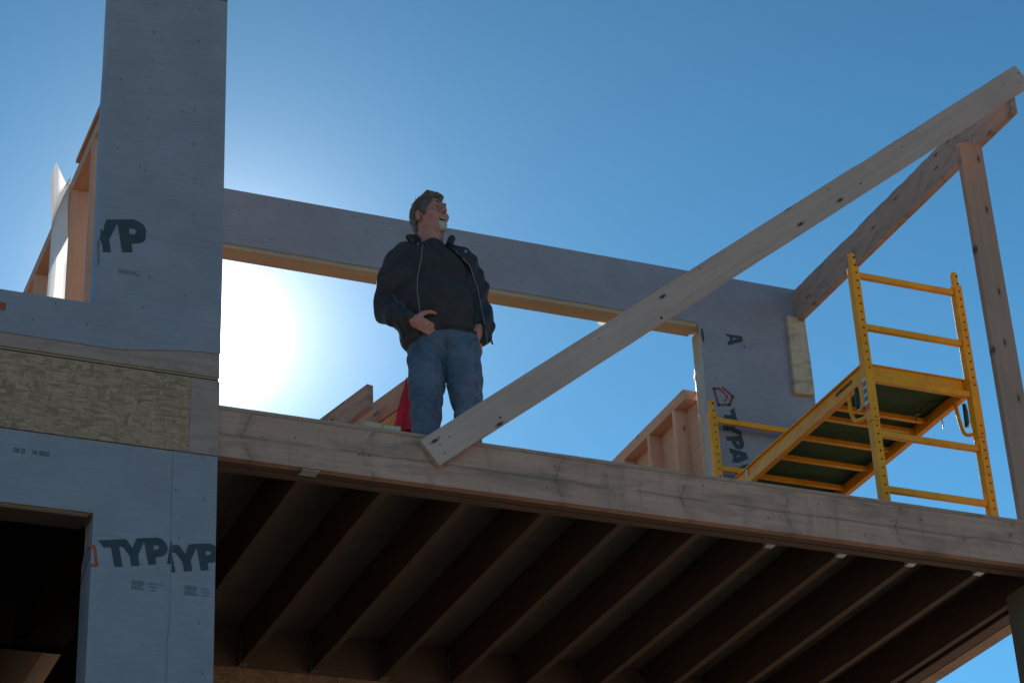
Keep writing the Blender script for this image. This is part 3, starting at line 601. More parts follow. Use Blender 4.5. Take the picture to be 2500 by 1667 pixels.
mb = MB(); mb.box(-3.2, 2.4, 5.0, 5.1, 0, 6.39); mb.box(-3.3, -3.2, 0, 5.1, 0, 6.39); mb.box(2.34, 2.44, .141, 5.0, 0, 6.154); mb.box(-3.2, 2.34, .141, 5, 3.3, 3.4); mb.build('sheathing', M['joist'], iw)
mb = MB(); mb.box(6.95, 7.28, .0, .403, 0, 6.1525); o = mb.build('deck_post', M['plycol'], None, .004); tag(o, 'thick plywood-faced post under the right end of the deck', 'post')
# ---------------------------------------------------------------- scraps on the deck edge
def prop(name, b, mat, loc, rot, label, cat, group=None, bevel=.002):
    o = MB().box(*b).build(name, mat, None, bevel); o.location = loc; o.rotation_euler = rot; tag(o, label, cat, group); return o
prop('wood_offcut', (-.042, .042, -.045, .045, 0, .038), M['cleat'], (3.228, .062, DT + .0005), (0, 0, R_(3)), 'left short grey wood offcut on the deck edge, clear of the red cloth', 'wood offcut')
prop('wood_offcut', (-.045, .045, -.04, .045, 0, .038), M['cleat'], (3.327, .065, DT + .0005), (0, 0, R_(-4)), 'right short grey wood offcut on the deck edge, touching the red cloth', 'wood offcut')
# ---------------------------------------------------------------- timber on trestles behind the man
dz = R_(13.6)
prop('timber_board', (0, .038, 0, 2.6, 0, .14), M['beamy'], (3.553, 1.0, 7.062), (0, 0, dz), 'single board on edge jutting out left of the red cloth', 'board')
pf = empty('raised_platform', (3.77, 1.03, 7.12), 'timber-framed panel with orange chipboard underside behind the man', 'platform')
pf.rotation_euler = (0, 0, dz)
def pbox(name, b, mat): o = MB().box(*b).build(name, mat, None, .002); o.parent = pf; return o
pbox('frame_board', (0, .038, -.03, 2.6, .012, .152), M['beamy']); pbox('frame_board', (.222, .26, 0.02, 2.6, .0, .14), M['beamy']); pbox('frame_board', (.0385, .2215, 2.4, 2.44, .012, .14), M['pine_x']); pbox('sheathing', (.002, .258, .02, 2.6, -.012, -.0005), M['osbwarm'])
def trestle(loc, lab):
    r = empty('trestle', loc, lab, 'trestle', 'trestles under the boards'); r.rotation_euler = (0, 0, dz)
    o = MB().box(-.35, .35, -.02, .02, .55, .64).build('top_rail', M['pine_x'], None, .002); o.parent = r
    for sx in (-1, 1):
        for sy in (-1, 1):
            mb = MB(); a = Vector((.28 * sx, .03 * sy, .6)); b2 = Vector((.31 * sx, .22 * sy, 0)); mb.tube([b2, a], .025, 4); o = mb.build('leg', M['pine_z'], None); o.parent = r
    return r
tr = trestle((3.72, 1.66, DT), 'nearer of the two wooden trestles under the boards behind the man')
c = tr.copy(); col.objects.link(c); c.location = (3.48, 2.7, DT); c['label'] = 'farther of the two wooden trestles under the boards behind the man'
for ch in list(tr.children):
    k = ch.copy(); col.objects.link(k); k.parent = c
for t_ in (tr, c): t_.scale = (1, 1, 1.0)
# red cloth tied to the end of the panel
def cloth():
    n, m = 48, 26; vs = []
    for j in range(m):
        t = j / (m - 1); z = 7.262 - .345 * t; hw = .006 + .062 * t ** .8
        cx = 3.772 + .012 * t - .03 * max(0, t - .2) * 1.1
        for i in range(n):
            a = 2 * math.pi * i / n; f = 1 + .26 * math.sin(5 * a + 1 + 2.2 * t) * min(1, t * 3) + .14 * math.sin(9 * a + 5 * t) + .05 * math.sin(17 * t + 3 * a)
            vs.append((cx + hw * f * math.cos(a), .975 + .6 * hw * f * math.sin(a) - .01 * t, z - .012 * math.cos(a - .5) * t))
    fs = [(j * n + i, j * n + (i + 1) % n, (j + 1) * n + (i + 1) % n, (j + 1) * n + i) for j in range(m - 1) for i in range(n)] + [tuple(range(n))]
    o = MB().add(vs, fs).build('red_cloth', M['red'], None, 0, True); tag(o, 'red cloth flag hanging in folds from the timber end beside the man', 'cloth')
cloth()
# ---------------------------------------------------------------- scaffold
sc_ = empty('scaffold', (6.6, 1.25, DT), 'yellow rolling scaffold with a green-bottomed platform standing at the right of the deck', 'scaffold')
def end_frame(yc, ztop, rungs, coupling, xl=6.262, xr=6.944):
    fr = MB().box(xl - .01, xr + .01, yc - .004, yc + .004, DT + .10, DT + .104).build('end_frame', M['yellow'], sc_)
    for x in (xl, xr):
        mb = MB(); h = .0255
        mb.box(x - h, x + h, yc - h, yc + h, DT + .09, coupling - .003 if coupling else ztop - .09)
        if coupling: mb.box(x - h - .0015, x + h + .0015, yc - h - .0015, yc + h + .0015, coupling, coupling + .34); mb.box(x - h, x + h, yc - h, yc + h, coupling + .341, ztop - .09)
        mb.tube([(x, yc, ztop - .09), (x, yc, ztop - .012), (x, yc, ztop)], [.0205, .0205, .015], 14)
        mb.tube([(x, yc, DT), (x, yc, DT + .09)], .019, 12)
        o = mb.build('post', M['yellow'], fr, .005)
        z = ztop - .035; hole0 = None
        while z > DT + .12:
            if not (coupling and coupling + .12 < z < coupling + .30):
                if hole0 is None: hole0 = MB().tube([(x + (.002), yc - h - .0026, z), (x + .002, yc - h + .004, z)], .0052, 9).build('adjustment_hole', M['hole'], fr); hz = z
                else: copy_child(hole0, 0, 0, z - hz)
            z -= .0508
    for z in rungs:
        mb = MB(); mb.box(xl + .0255, xr - .0255, yc - .014, yc + .014, z - .018, z + .018); mb.build('rung', M['yellow'], fr, .005)
    return fr
ff = end_frame(.395, 8.165, (8.027, 7.692, 7.364, 7.026, 6.693), 7.095); bf = end_frame(2.17, 8.115, (7.975, 7.64, 7.31, 6.98, 6.65), None)
mb = MB(); mb.box(6.2345, 6.2355, .375, .417, 7.20, 7.36); mb.build('label_sticker', M['label'], ff); mb = MB(); mb.box(6.2335, 6.2345, .375, .417, 7.165, 7.20); mb.build('label_sticker', M['labelred'], ff)
for q in range(3):
    mb = MB(); mb.box(6.2335, 6.2344, .378, .414, 7.22 + q * .045, 7.25 + q * .045); mb.build('label_sticker', M['inkgrey'], ff)
pt = MB().box(6.285, 6.93, .47, 1.93, 7.452, 7.462).build('platform', M['greenply'], sc_)
def channel(xo, sgn, y0=.43, y1=1.965):
    mb = MB(); a = xo; 
    prof = [(0, 7.374), (.012, 7.374), (.012, 7.378)]
    def bx(xa, xb, za, zb, mi=0): mb.box(min(a + sgn * xa, a + sgn * xb), max(a + sgn * xa, a + sgn * xb), y0, y1, za, zb, mi)
    bx(.0, .034, 7.478, 7.486); bx(.016, .022, 7.4155, 7.4775); bx(.0, .038, 7.376, 7.415)
    return mb.build('side_rail', [M['yellow']], pt, .002)
ra = channel(6.264, 1); rb = channel(6.95, -1)
for (xx, sg, yy) in ((6.2635, 1, (.9, 1.35, 1.62)), (6.9505, -1, (.8, 1.3))):
    for y in yy:
        for q in range(4): 
            L_ = .03 + .03 * random.random(); yq = y + (q - 1.5) * .045; zq = 7.385 + .02 * random.random()
            mb = MB(); mb.box(min(xx, xx - sg * .0006), max(xx, xx - sg * .0006), yq, yq + L_, zq, zq + .003 + .004 * random.random()); mb.build('scuff_mark', M['yscuff'], pt)
text_marks = MB()
for q in range(12):
    y = .58 + q * .0155; text_marks.box(6.2790, 6.2798, y, y + .010, 7.432, 7.455)
text_marks.build('printed_words', M['hole'], pt)
for y in (.848, .985, 1.245, 1.51, 1.788): 
    mb = MB(); mb.box(6.302, 6.912, y - .014, y + .014, 7.405, 7.431); mb.tube([(6.895, y - .0150, 7.418), (6.895, y - .012, 7.418)], .006, 8, 1); mb.build('cross_bar', [M['yellow'], M['hole']], pt, .004)
for y0, y1 in ((.43, .455), (1.935, 1.96)):
    mb = MB(); mb.box(6.3, 6.916, y0, y1, 7.478, 7.4855); mb.box(6.3, 6.916, y0 + .008, y0 + .013, 7.39, 7.4775); mb.box(6.3, 6.916, y0, y1, 7.382, 7.3895); mb.build('end_rail', M['yellow'], pt, .001)
mb = MB(); mb.box(6.295, 6.325, 1.925, 1.93, 7.35, 7.47); mb.build('bolt_pin', M['steel'], pt)
mb = MB(); mb.tube([(6.272, 1.83, 7.37), (6.272, 1.83, 7.475)], .006, 8); mb.build('bolt_pin', M['steel'], pt)
mb = MB(); mb.tube([(6.93, .70, 7.30), (6.93, .70, 7.376)], .004, 8); mb.build('bolt_pin', M['steel'], pt)
mb = MB(); mb.tube([(6.9, .62, 7.44), (6.83, .66, 7.44), (6.80, .75, 7.40), (6.86, .86, 7.41)], .004, 8); mb.box(6.78, 6.81, .72, .76, 7.39, 7.40); mb.build('wire_clip', M['staple'], pt)
# hand hole of the platform: a rim plate with a slot open to the sky is cut as two short plates
def bracket(x, pts, grip, arm):
    fr = MB().tube([(x, y, z) for y, z in pts], .0115, 12).build('latch_bracket', M['yellow'], pt, 0, True)
    MB().tube([(x, y, z) for y, z in grip], [.011, .014, .0145, .012][:len(grip)], 12).build('grip', M['green'], fr, 0, True)
    mb = MB(); mb.tube([(x, y, z) for y, z in arm], .004, 8); mb.build('spring_rod', M['steel'], fr, 0, True)
    mb = MB(); mb.box(x - .006, x + .006, arm[-1][0] - .012, arm[-1][0] + .022, 7.235, 7.372); mb.build('latch_plate', M['yellow'], fr, .002)
def cr(pts, n=6):
    P = [Vector(p) for p in pts]; P = [P[0]] + P + [P[-1]]; out = []
    for i in range(1, len(P) - 2):
        for k in range(n):
            t = k / n; a, b, c, d = P[i - 1], P[i], P[i + 1], P[i + 2]; out.append(.5 * ((2 * b) + (c - a) * t + (2 * a - 5 * b + 4 * c - d) * t * t + (3 * b - a - 3 * c + d) * t ** 3))
    return out + [P[-2]]
bracket(6.27, cr([(.616, 7.376), (.618, 7.32), (.612, 7.25), (.585, 7.2), (.54, 7.18), (.42, 7.152)]), [(.527, 7.37), (.533, 7.34), (.535, 7.29), (.54, 7.245)], cr([(.545, 7.245), (.52, 7.238), (.492, 7.265), (.48, 7.30)]))
bracket(6.93, cr([(.55, 7.376), (.545, 7.33), (.535, 7.26), (.515, 7.19), (.475, 7.152), (.40, 7.13)]), [(.472, 7.345), (.468, 7.30), (.470, 7.25), (.477, 7.205)], cr([(.477, 7.205), (.45, 7.212), (.42, 7.25), (.405, 7.30)]))
# ---------------------------------------------------------------- person: smooth-blended volumes turned into one surface each
PM = Vector((3.80, .60, DT)); PAZ = R_(21.74)
URT = Vector((math.cos(PAZ), -math.sin(PAZ), 0)); UFW = Vector((math.sin(PAZ), math.cos(PAZ), 0))
class Field:
    def __init__(s, xs, ys, zs): s.x, s.y, s.z = (np.asarray(a, np.float32) for a in (xs, ys, zs)); s.F = np.full((len(xs), len(ys), len(zs)), .5, np.float32)
    def sl(s, lo, hi, m):
        r = []
        for a, l, h in zip((s.x, s.y, s.z), lo, hi): r.append(slice(int(np.searchsorted(a, l - m)), int(np.searchsorted(a, h + m))))
        return tuple(r)
    def pts(s, S_): return s.x[S_[0]][:, None, None], s.y[S_[1]][None, :, None], s.z[S_[2]][None, None, :]
    def comb(s, S_, d, k, op):
        a = s.F[S_]
        if op == 'sub': h = np.clip(.5 - .5 * (a + d) / k, 0, 1); s.F[S_] = a + (-d - a) * h + k * h * (1 - h)
        elif op == 'int': h = np.clip(.5 - .5 * (d - a) / k, 0, 1); s.F[S_] = d + (a - d) * h + k * h * (1 - h)
        else: h = np.clip(.5 + .5 * (d - a) / k, 0, 1); s.F[S_] = d + (a - d) * h - k * h * (1 - h)
    def ell(s, c, r, k=.02, R=None, op='add'):
        c = np.array(c, float); mr = max(r); S_ = s.sl(c - mr, c + mr, k + .03); X, Y, Z = s.pts(S_); X = X - c[0]; Y = Y - c[1]; Z = Z - c[2]
        if R is not None: X, Y, Z = (R[i][0] * X + R[i][1] * Y + R[i][2] * Z for i in range(3))
        q = np.sqrt((X / r[0]) ** 2 + (Y / r[1]) ** 2 + (Z / r[2]) ** 2); g = np.sqrt((X / r[0] ** 2) ** 2 + (Y / r[1] ** 2) ** 2 + (Z / r[2] ** 2) ** 2) + 1e-9
        s.comb(S_, (q * (q - 1) / g).astype(np.float32), k, op); return s
    def cap(s, a, b, ra, rb=None, k=.02, op='add', flat=None):
        rb = ra if rb is None else rb; a = np.array(a, float); b = np.array(b, float); m = max(ra, rb); S_ = s.sl(np.minimum(a, b) - m, np.maximum(a, b) + m, k + .03); X, Y, Z = s.pts(S_)
        d = b - a; L2 = d @ d; t = np.clip(((X - a[0]) * d[0] + (Y - a[1]) * d[1] + (Z - a[2]) * d[2]) / L2, 0, 1)
        q = np.sqrt((X - a[0] - t * d[0]) ** 2 + (Y - a[1] - t * d[1]) ** 2 + (Z - a[2] - t * d[2]) ** 2) - (ra + (rb - ra) * t)
        s.comb(S_, q.astype(np.float32), k, op); return s
    def chain(s, P, r, k=.02, op='add'):
        for i in range(len(P) - 1): s.cap(P[i], P[i + 1], r[i], r[i + 1], k, op)
        return s
    def mesh(s):
        F = s.F; pos = F > 0; nx, ny, nz = F.shape; c = [pos[i:nx - 1 + i, j:ny - 1 + j, k:nz - 1 + k] for i in (0, 1) for j in (0, 1) for k in (0, 1)]
        cnt = sum(a.astype(np.int8) for a in c); act = (cnt > 0) & (cnt < 8); I, J, K = np.nonzero(act); idx = -np.ones(act.shape, np.int64); idx[I, J, K] = np.arange(len(I))
        acc = np.zeros((len(I), 3)); num = np.zeros(len(I)); G_ = [s.x.astype(float), s.y.astype(float), s.z.astype(float)]
        for ax in range(3):
            o1, o2 = [a for a in range(3) if a != ax]
            for u in (0, 1):
                for v in (0, 1):
                    A = [I, J, K]; A[o1] = A[o1] + u; A[o2] = A[o2] + v; B = list(A); B[ax] = B[ax] + 1
                    fa = F[A[0], A[1], A[2]]; fb = F[B[0], B[1], B[2]]; m = (fa > 0) != (fb > 0); t = np.where(m, fa / np.where(m, fa - fb, 1), 0)
                    for q in range(3):
                        ga = G_[q][A[q]]; gb = G_[q][B[q]]; acc[:, q] += np.where(m, ga + t * (gb - ga), 0)
                    num += m
        V = acc / num[:, None]; quads = []
        for ax in range(3):
            o1, o2 = [a for a in range(3) if a != ax]; sa = [slice(None)] * 3; sb = [slice(None)] * 3; sa[ax] = slice(0, -1); sb[ax] = slice(1, None)
            ch = pos[tuple(sa)] != pos[tuple(sb)]; E = list(np.nonzero(ch)); ok = (E[o1] > 0) & (E[o2] > 0) & (E[o1] < F.shape[o1] - 1) & (E[o2] < F.shape[o2] - 1); E = [e[ok] for e in E]
            def g(u, v): A = list(E); A[o1] = A[o1] - u; A[o2] = A[o2] - v; return idx[A[0], A[1], A[2]]
            q = np.stack([g(1, 1), g(0, 1), g(0, 0), g(1, 0)], 1); fl = pos[E[0], E[1], E[2]]
            if ax == 1: fl = ~fl
            q[fl] = q[fl][:, ::-1]; quads.append(q)
        return V, np.concatenate(quads)
    def build(s, name, mat, parent, smooth_it=2):
        V, Q = s.mesh(); W3 = np.array([tuple(PM)]) + V[:, :1] * np.array([tuple(URT)]) + V[:, 1:2] * np.array([tuple(UFW)]) + V[:, 2:] * np.array([[0, 0, 1.0]])
        me = bpy.data.meshes.new(name); me.from_pydata(W3.tolist(), [], Q.tolist()); me.update(); bm = bmesh.new(); bm.from_mesh(me)
        for _ in range(smooth_it): bmesh.ops.smooth_vert(bm, verts=bm.verts, factor=.5, use_axis_x=True, use_axis_y=True, use_axis_z=True)
        bmesh.ops.recalc_face_normals(bm, faces=bm.faces); bm.to_mesh(me); bm.free(); return link(name, me, mat, parent, True)
    def surf_v(s, u, z):      # front surface (towards the camera) at (u, z)
        i = int(np.argmin(abs(s.x - u))); k = int(np.argmin(abs(s.z - z))); colm = s.F[i, :, k]; j = np.nonzero(colm < 0)[0]; return float(s.y[j[0]]) if len(j) else None
def W(p): return PM + URT * p[0] + UFW * p[1] + Vector((0, 0, p[2]))
ar = np.arange
pr = empty('person', PM, 'man in black jacket and blue jeans standing on the deck edge, smiling upwards', 'person')
# head frame
yaw, pit = R_(42), R_(4)
Fh = np.array([math.sin(yaw) * math.cos(pit), -math.cos(yaw) * math.cos(pit), math.sin(pit)]); Lh = np.array([math.cos(yaw), math.sin(yaw), 0]); Uh = np.cross(Lh, -Fh); Uh = Uh if Uh[2] > 0 else -Uh
roll = R_(-4); Lh, Uh = Lh * math.cos(roll) - Uh * math.sin(roll), Uh * math.cos(roll) + Lh * math.sin(roll)
HC = np.array([-.017, .0, 1.640]); RH = np.array([Lh, Fh, Uh])
def hp(a, b, c): return HC + Lh * a + Fh * b + Uh * c
def hell(f, c, r, k=.012, op='add'): return f.ell(hp(*c), r, k, RH, op)
def hcap(f, a, b, ra, rb=None, k=.01, op='add'): return f.cap(hp(*a), hp(*b), ra, rb, k, op)
zs = np.concatenate([ar(-.01, 1.42, .0065), ar(1.42, 1.83, .003)])
B = Field(ar(-.36, .34, .0042), ar(-.30, .26, .0042), zs)
# legs, pelvis, torso of the body itself
for sx, hipx, knx, anx in ((-1, -.075, -.075, -.085), (1, .125, .135, .15)):
    B.chain([(hipx, .0, .86), (knx, -.015, .47), (anx, .03, .10)], [.070, .042, .032], .04); B.ell((anx, -.05, .045), (.042, .12, .04), .03)
B.ell((.02, .01, .90), (.14, .08, .10), .05); B.ell((.005, .01, 1.06), (.14, .095, .15), .06); B.ell((-.02, .02, 1.28), (.15, .08, .15), .06)
RA = [(-.185, .03, 1.385), (-.262, .045, 1.09), (-.150, -.150, .93)]; LA_ = [(.155, .05, 1.36), (.232, .12, 1.09), (.215, .02, .93)]
B.chain(RA, [.045, .034, .027], .03); B.chain(LA_, [.045, .034, .027], .03)
# neck
B.cap((-.016, .022, 1.40), hp(0, -.028, -.05), .058, .059, .03); B.cap((-.012, .0, 1.40), hp(0, .028, -.085), .050, .044, .03)
# skull and face
hell(B, (0, -.012, .030), (.075, .094, .090), .02); hell(B, (0, .030, -.040), (.060, .064, .076), .03); hell(B, (0, .062, -.098), (.027, .026, .022), .025)
hcap(B, (-.045, .01, -.07), (-.02, .055, -.10), .022, .02, .02); hcap(B, (.045, .01, -.07), (.02, .055, -.10), .022, .02, .02)
hcap(B, (-.034, .080, .030), (.034, .080, .030), .014, None, .014)
for e in (-1, 1):
    hell(B, (e * .031, .098, .010), (.017, .014, .010), .010, 'sub'); hell(B, (e * .031, .082, .008), (.014, .010, .009), .005)
    hell(B, (e * .042, .064, -.028), (.026, .024, .022), .02); hcap(B, (e * .022, .092, -.035), (e * .040, .078, -.062), .007, .005, .010)
    hell(B, (e * .078, -.012, -.006), (.008, .018, .031), .006); hell(B, (e * .086, -.008, -.002), (.006, .009, .017), .004, 'sub'); hell(B, (e * .078, -.006, -.034), (.007, .009, .010), .006)
hcap(B, (0, .092, .020), (0, .113, -.018), .008, .012, .010); hell(B, (0, .112, -.024), (.014, .013, .010), .008); 
for e in (-1, 1): hell(B, (e * .012, .103, -.027), (.008, .011, .008), .006); hell(B, (e * .006, .113, -.035), (.004, .005, .004), .003, 'sub')
hell(B, (0, .084, -.052), (.026, .016, .013), .012); hell(B, (0, .094, -.0665), (.0235, .016, .0105), .006, 'sub'); hcap(B, (-.016, .086, -.082), (.016, .086, -.082), .007, None, .008)
hell(B, (0, .080, -.094), (.018, .014, .012), .012)
# hands: palm, four unequal curled fingers and a thumb from the side of the palm
def hand(f, w_, palm_dir, side, nrm, sc=1.0, curl=.5):
    w_ = np.array(w_, float); d = np.array(palm_dir, float); d /= np.linalg.norm(d); n = np.array(nrm, float); n -= d * (n @ d); n /= np.linalg.norm(n); sd_ = np.cross(d, n) * side
    R3 = np.array([sd_, d, n]); f.ell(w_ + d * .045 * sc, (.040 * sc, .050 * sc, .018 * sc), .012, R3); f.cap(w_ - d * .02, w_ + d * .02, .027, .026, .02)
    for i, (o, Lf) in enumerate(((.030, .072), (.010, .080), (-.010, .075), (-.029, .060))):
        p = w_ + d * .085 * sc + sd_ * o * sc; dd = d.copy(); P = [p - d * .02]; 
        for s_ in (.45, .30, .25):
            dd = dd * math.cos(curl) + n * math.sin(curl); dd /= np.linalg.norm(dd); P.append(P[-1] + dd * (Lf * s_ + (.02 if s_ == .45 else 0)))
        f.chain(P, [.0095, .009, .0082, .007], .005)
    t0 = w_ + d * .025 + sd_ * .030; P = [t0, t0 + (d * .5 + sd_ * .75 + n * .15) * .040, t0 + (d * .8 + sd_ * .85 + n * .1) * .060]; P.append(P[-1] + (d * .95 + sd_ * .15) * .028); f.chain(P, [.014, .012, .0105, .0085], .008)
hand(B, (-.130, -.162, .922), (.9, .22, -.40), 1, (.0, .9, .2), .92, .30)
hand(B, (.21, .0, .93), (-.25, -.35, -1), 1, (-.6, .3, 0), .95, .5)
B.build('body', M['skin'], pr, 1)
def folds(F_, amp, fn):
    X, Y, Z = F_.pts((slice(None),) * 3); F_.F += (amp * fn(X, Y, Z)).astype(np.float32)
# hair: cap round the skull, cut back at forehead, temples and face
Hf = Field(ar(-.15, .12, .0028), ar(-.15, .15, .0028), ar(1.48, 1.83, .0028))
hell(Hf, (0, -.018, .038), (.082, .099, .098), .01); hell(Hf, (0, -.055, -.02), (.070, .058, .075), .02); hell(Hf, (.0, -.066, -.075), (.056, .032, .055), .02); hell(Hf, (-.01, .040, .108), (.048, .040, .020), .02); hell(Hf, (.02, .066, .094), (.030, .020, .014), .015)
for e in (-1, 1): hell(Hf, (e * .070, .018, .012), (.014, .022, .035), .012)
def cutplane(F_, p, n, k=.012):
    X, Y, Z = F_.pts((slice(None),) * 3); n = np.array(n, float); n /= np.linalg.norm(n); d = (X - p[0]) * n[0] + (Y - p[1]) * n[1] + (Z - p[2]) * n[2]
    F_.comb((slice(None),) * 3, d.astype(np.float32), k, 'int')
hell(Hf, (0, .115, -.028), (.076, .118, .110), .010, 'sub'); hell(Hf, (0, .02, -.12), (.062, .07, .09), .01, 'sub')
for e in (-1, 1): hell(Hf, (e * .084, .002, -.030), (.022, .024, .042), .008, 'sub')
X, Y, Z = Hf.pts((slice(None),) * 3); HX = (X - HC[0]) * Lh[0] + (Y - HC[1]) * Lh[1] + (Z - HC[2]) * Lh[2]; HY = (X - HC[0]) * Fh[0] + (Y - HC[1]) * Fh[1] + (Z - HC[2]) * Fh[2]; HZ = (X - HC[0]) * Uh[0] + (Y - HC[1]) * Uh[1] + (Z - HC[2]) * Uh[2]
Hf.F += (.0028 * np.sin(HX * 210 + 3 * np.sin(HZ * 40 + HY * 22)) * np.sin(HY * 60 + 1.5 * np.sin(HX * 90)) + .003 * np.sin(HX * 70 + HY * 35)).astype(np.float32)
hair = Hf.build('hair', M['hair'], pr, 1)
def strands(name, mat, seeds, Lr, rad, parent):
    mb = MB(); rr = np.random.default_rng(4)
    for p, d in seeds:
        Ln = rr.uniform(*Lr); d = np.array(d) + rr.normal(0, .22, 3); d /= np.linalg.norm(d); bend = np.array([0.25, .1, -.5]) * rr.uniform(.2, 1.2); P = [W(tuple(np.array(p) + d * Ln * t + bend * Ln * t * t)) for t in (0, .5, 1)]
        mb.tube(P, [rad, rad * .8, rad * .3], 4, caps=False)
    return mb.build(name, mat, parent, 0, True)
seeds = []; rr = np.random.default_rng(9)
while len(seeds) < 1500:
    v = rr.normal(0, 1, 3); v /= np.linalg.norm(v); a, b_, c_ = v * np.array([.080, .097, .097]); b_ -= .018; c_ += .038
    if c_ < -.02 and b_ > -.03: continue
    if c_ < .03 and rr.random() < .5: continue
    if b_ > .055 and c_ < .085: continue
    if abs(a) > .06 and b_ > .01 and c_ < .05: continue
    t = v[0] * Lh * .6 + v[1] * Fh * .1 + v[2] * Uh * .4 + (Fh * .55 - Uh * .1 if c_ > .07 else -Fh * .5 - Uh * .8) + Lh * .3 * (c_ > .07)
    seeds.append((hp(a, b_, c_), t))
strands('hair_strands', M['strand'], seeds, (.012, .030), .0009, hair)
# goatee, moustache, teeth, eyes, brows
Gf = Field(ar(-.03, .12, .0025), ar(-.16, .02, .0025), ar(1.50, 1.68, .0025))
hell(Gf, (0, .084, -.101), (.025, .022, .024), .01); hell(Gf, (0, .076, -.118), (.020, .022, .016), .01)
for e in (-1, 1): hcap(Gf, (e * .024, .084, -.078), (e * .018, .084, -.098), .004, .009, .006)
X, Y, Z = Gf.pts((slice(None),) * 3); Gf.F += (.0018 * np.sin(X * 400 + Y * 300) * np.sin(Z * 260 + X * 100)).astype(np.float32)
beard = Gf.build('goatee', M['beard'], pr, 1)
Tf = Field(ar(-.03, .12, .0022), ar(-.16, .02, .0022), ar(1.55, 1.68, .0022)); hell(Tf, (0, .0865, -.0625), (.018, .012, .0045), .003); Tf.build('teeth', M['teeth'], pr, 1)
Mf = Field(ar(-.03, .12, .0025), ar(-.16, .02, .0025), ar(1.50, 1.68, .0025)); hell(Mf, (0, .082, -.0665), (.021, .014, .0095), .003); Mf.build('mouth', M['belt'], pr, 1)
mb = MB()
for e in (-1, 1):
    P = [W(tuple(hp(e * .014, .0975, .030))), W(tuple(hp(e * .030, .0965, .036))), W(tuple(hp(e * .046, .084, .031)))]; mb.tube(P, [.0035, .004, .002], 8)
mb.build('eyebrows', M['hair'], pr, 0, True)
for e in (-1, 1):
    mb = MB(); P = [W(tuple(hp(e * .019, .0925, .0065))), W(tuple(hp(e * .031, .0938, .0095))), W(tuple(hp(e * .043, .086, .007)))]; mb.tube(P, [.0012, .0022, .0012], 8); mb.build('eye', M['staple'], pr, 0, True)
# jeans
J = Field(ar(-.26, .30, .0045), ar(-.2, .2, .0045), ar(.03, 1.02, .0055))
J.ell((.028, .0, .865), (.180, .120, .085), .05); J.chain([(-.062, -.005, .84), (-.062, -.01, .62), (-.070, -.015, .46), (-.078, .015, .30), (-.085, .03, .08)], [.103, .094, .075, .067, .062], .014)
J.chain([(.122, .0, .84), (.132, -.005, .62), (.140, -.01, .46), (.143, .015, .30), (.150, .03, .08)], [.101, .091, .071, .065, .062], .014)
folds(J, .0065, lambda X, Y, Z: np.sin(Z * 55 + 9 * np.sin(X * 14 + Y * 6)) * np.exp(-((Z - .50) / .12) ** 2) + .8 * np.sin(Z * 60 + X * 60) * np.exp(-((Z - .78) / .06) ** 2) + .9 * np.sin(Z * 70 + 6 * np.sin(X * 20)) * np.exp(-((Z - .14) / .1) ** 2) + .5 * np.sin(X * 45 + Z * 12 + Y * 30))
J.build('jeans', M['denim'], pr, 1)
for cx in (-.085, .15):
    Sf = Field(ar(cx - .08, cx + .08, .006), ar(-.2, .14, .006), ar(-.01, .16, .006)); Sf.cap((cx, -.12, .042), (cx, .05, .05), .046, .044, .02); Sf.cap((cx, .03, .05), (cx, .035, .13), .045, .045, .02); Sf.ell((cx, -.03, -.03), (.3, .3, .032), .004, None, 'sub'); Sf.build('shoe', M['shoe'], pr, 1)
# shirt (chest and belly)
T_ = Field(ar(-.24, .24, .005), ar(-.22, .2, .005), ar(.80, 1.52, .005))
T_.ell((.01, -.015, 1.06), (.188, .142, .17), .06); T_.ell((-.015, .005, 1.27), (.18, .122, .18), .06); T_.cap((-.018, .012, 1.39), (-.016, .010, 1.425), .090, .082, .03); T_.ell((.02, .0, .93), (.183, .135, .075), .05)
folds(T_, .004, lambda X, Y, Z: np.sin(Z * 42 + 7 * np.sin(X * 9)) * .7 + np.sin(X * 38 + Z * 20) * .5)
X, Y, Z = T_.pts((slice(None),) * 3); dd = np.sqrt((X + .016) ** 2 + (Y - .010) ** 2) - .066; T_.comb((slice(None),) * 3, np.maximum(dd, 1.425 - Z).astype(np.float32), .006, 'sub')
T_.build('shirt', M['shirt'], pr, 1)
mb = MB()
# jacket: shell over torso and arms, opened at the front between the two zipper lines
K = Field(ar(-.40, .36, .0045), ar(-.26, .28, .0045), ar(.76, 1.54, .0045))
K.ell((-.02, .03, 1.27), (.205, .140, .185), .06); K.ell((.0, .02, 1.08), (.212, .150, .17), .08); K.cap((-.15, .02, 1.42), (.10, .02, 1.40), .062, .060, .05); K.ell((.01, .03, .95), (.205, .145, .12), .07); K.ell((-.115, -.01, .90), (.080, .13, .085), .04); K.ell((.15, .05, .93), (.085, .11, .075), .05)
K.chain([(-.185, .03, 1.385), (-.235, .04, 1.24), (-.258, .045, 1.095)], [.082, .076, .068], .04); K.chain([(-.258, .045, 1.095), (-.212, -.06, 1.0), (-.148, -.145, .935)], [.066, .058, .047], .035)
K.chain([(.150, .04, 1.365), (.195, .08, 1.24), (.225, .11, 1.09)], [.078, .072, .066], .04); K.chain([(.225, .11, 1.09), (.228, .06, 1.0), (.222, .02, .925)], [.066, .062, .062], .04)
K.cap((.225, .03, .90), (.262, .02, .885), .035, .018, .03)
folds(K, .0065, lambda X, Y, Z: np.sin(Z * 48 + 8 * np.sin(X * 8 + Y * 7 + 1)) * .55 + np.sin((X * .8 - Z * .6) * 70 + 3 * np.sin(Y * 22)) * .45 * (np.abs(X) > .13) + .5 * np.sin((X + Z) * 26 + 2))
X, Y, Z = K.pts((slice(None),) * 3)
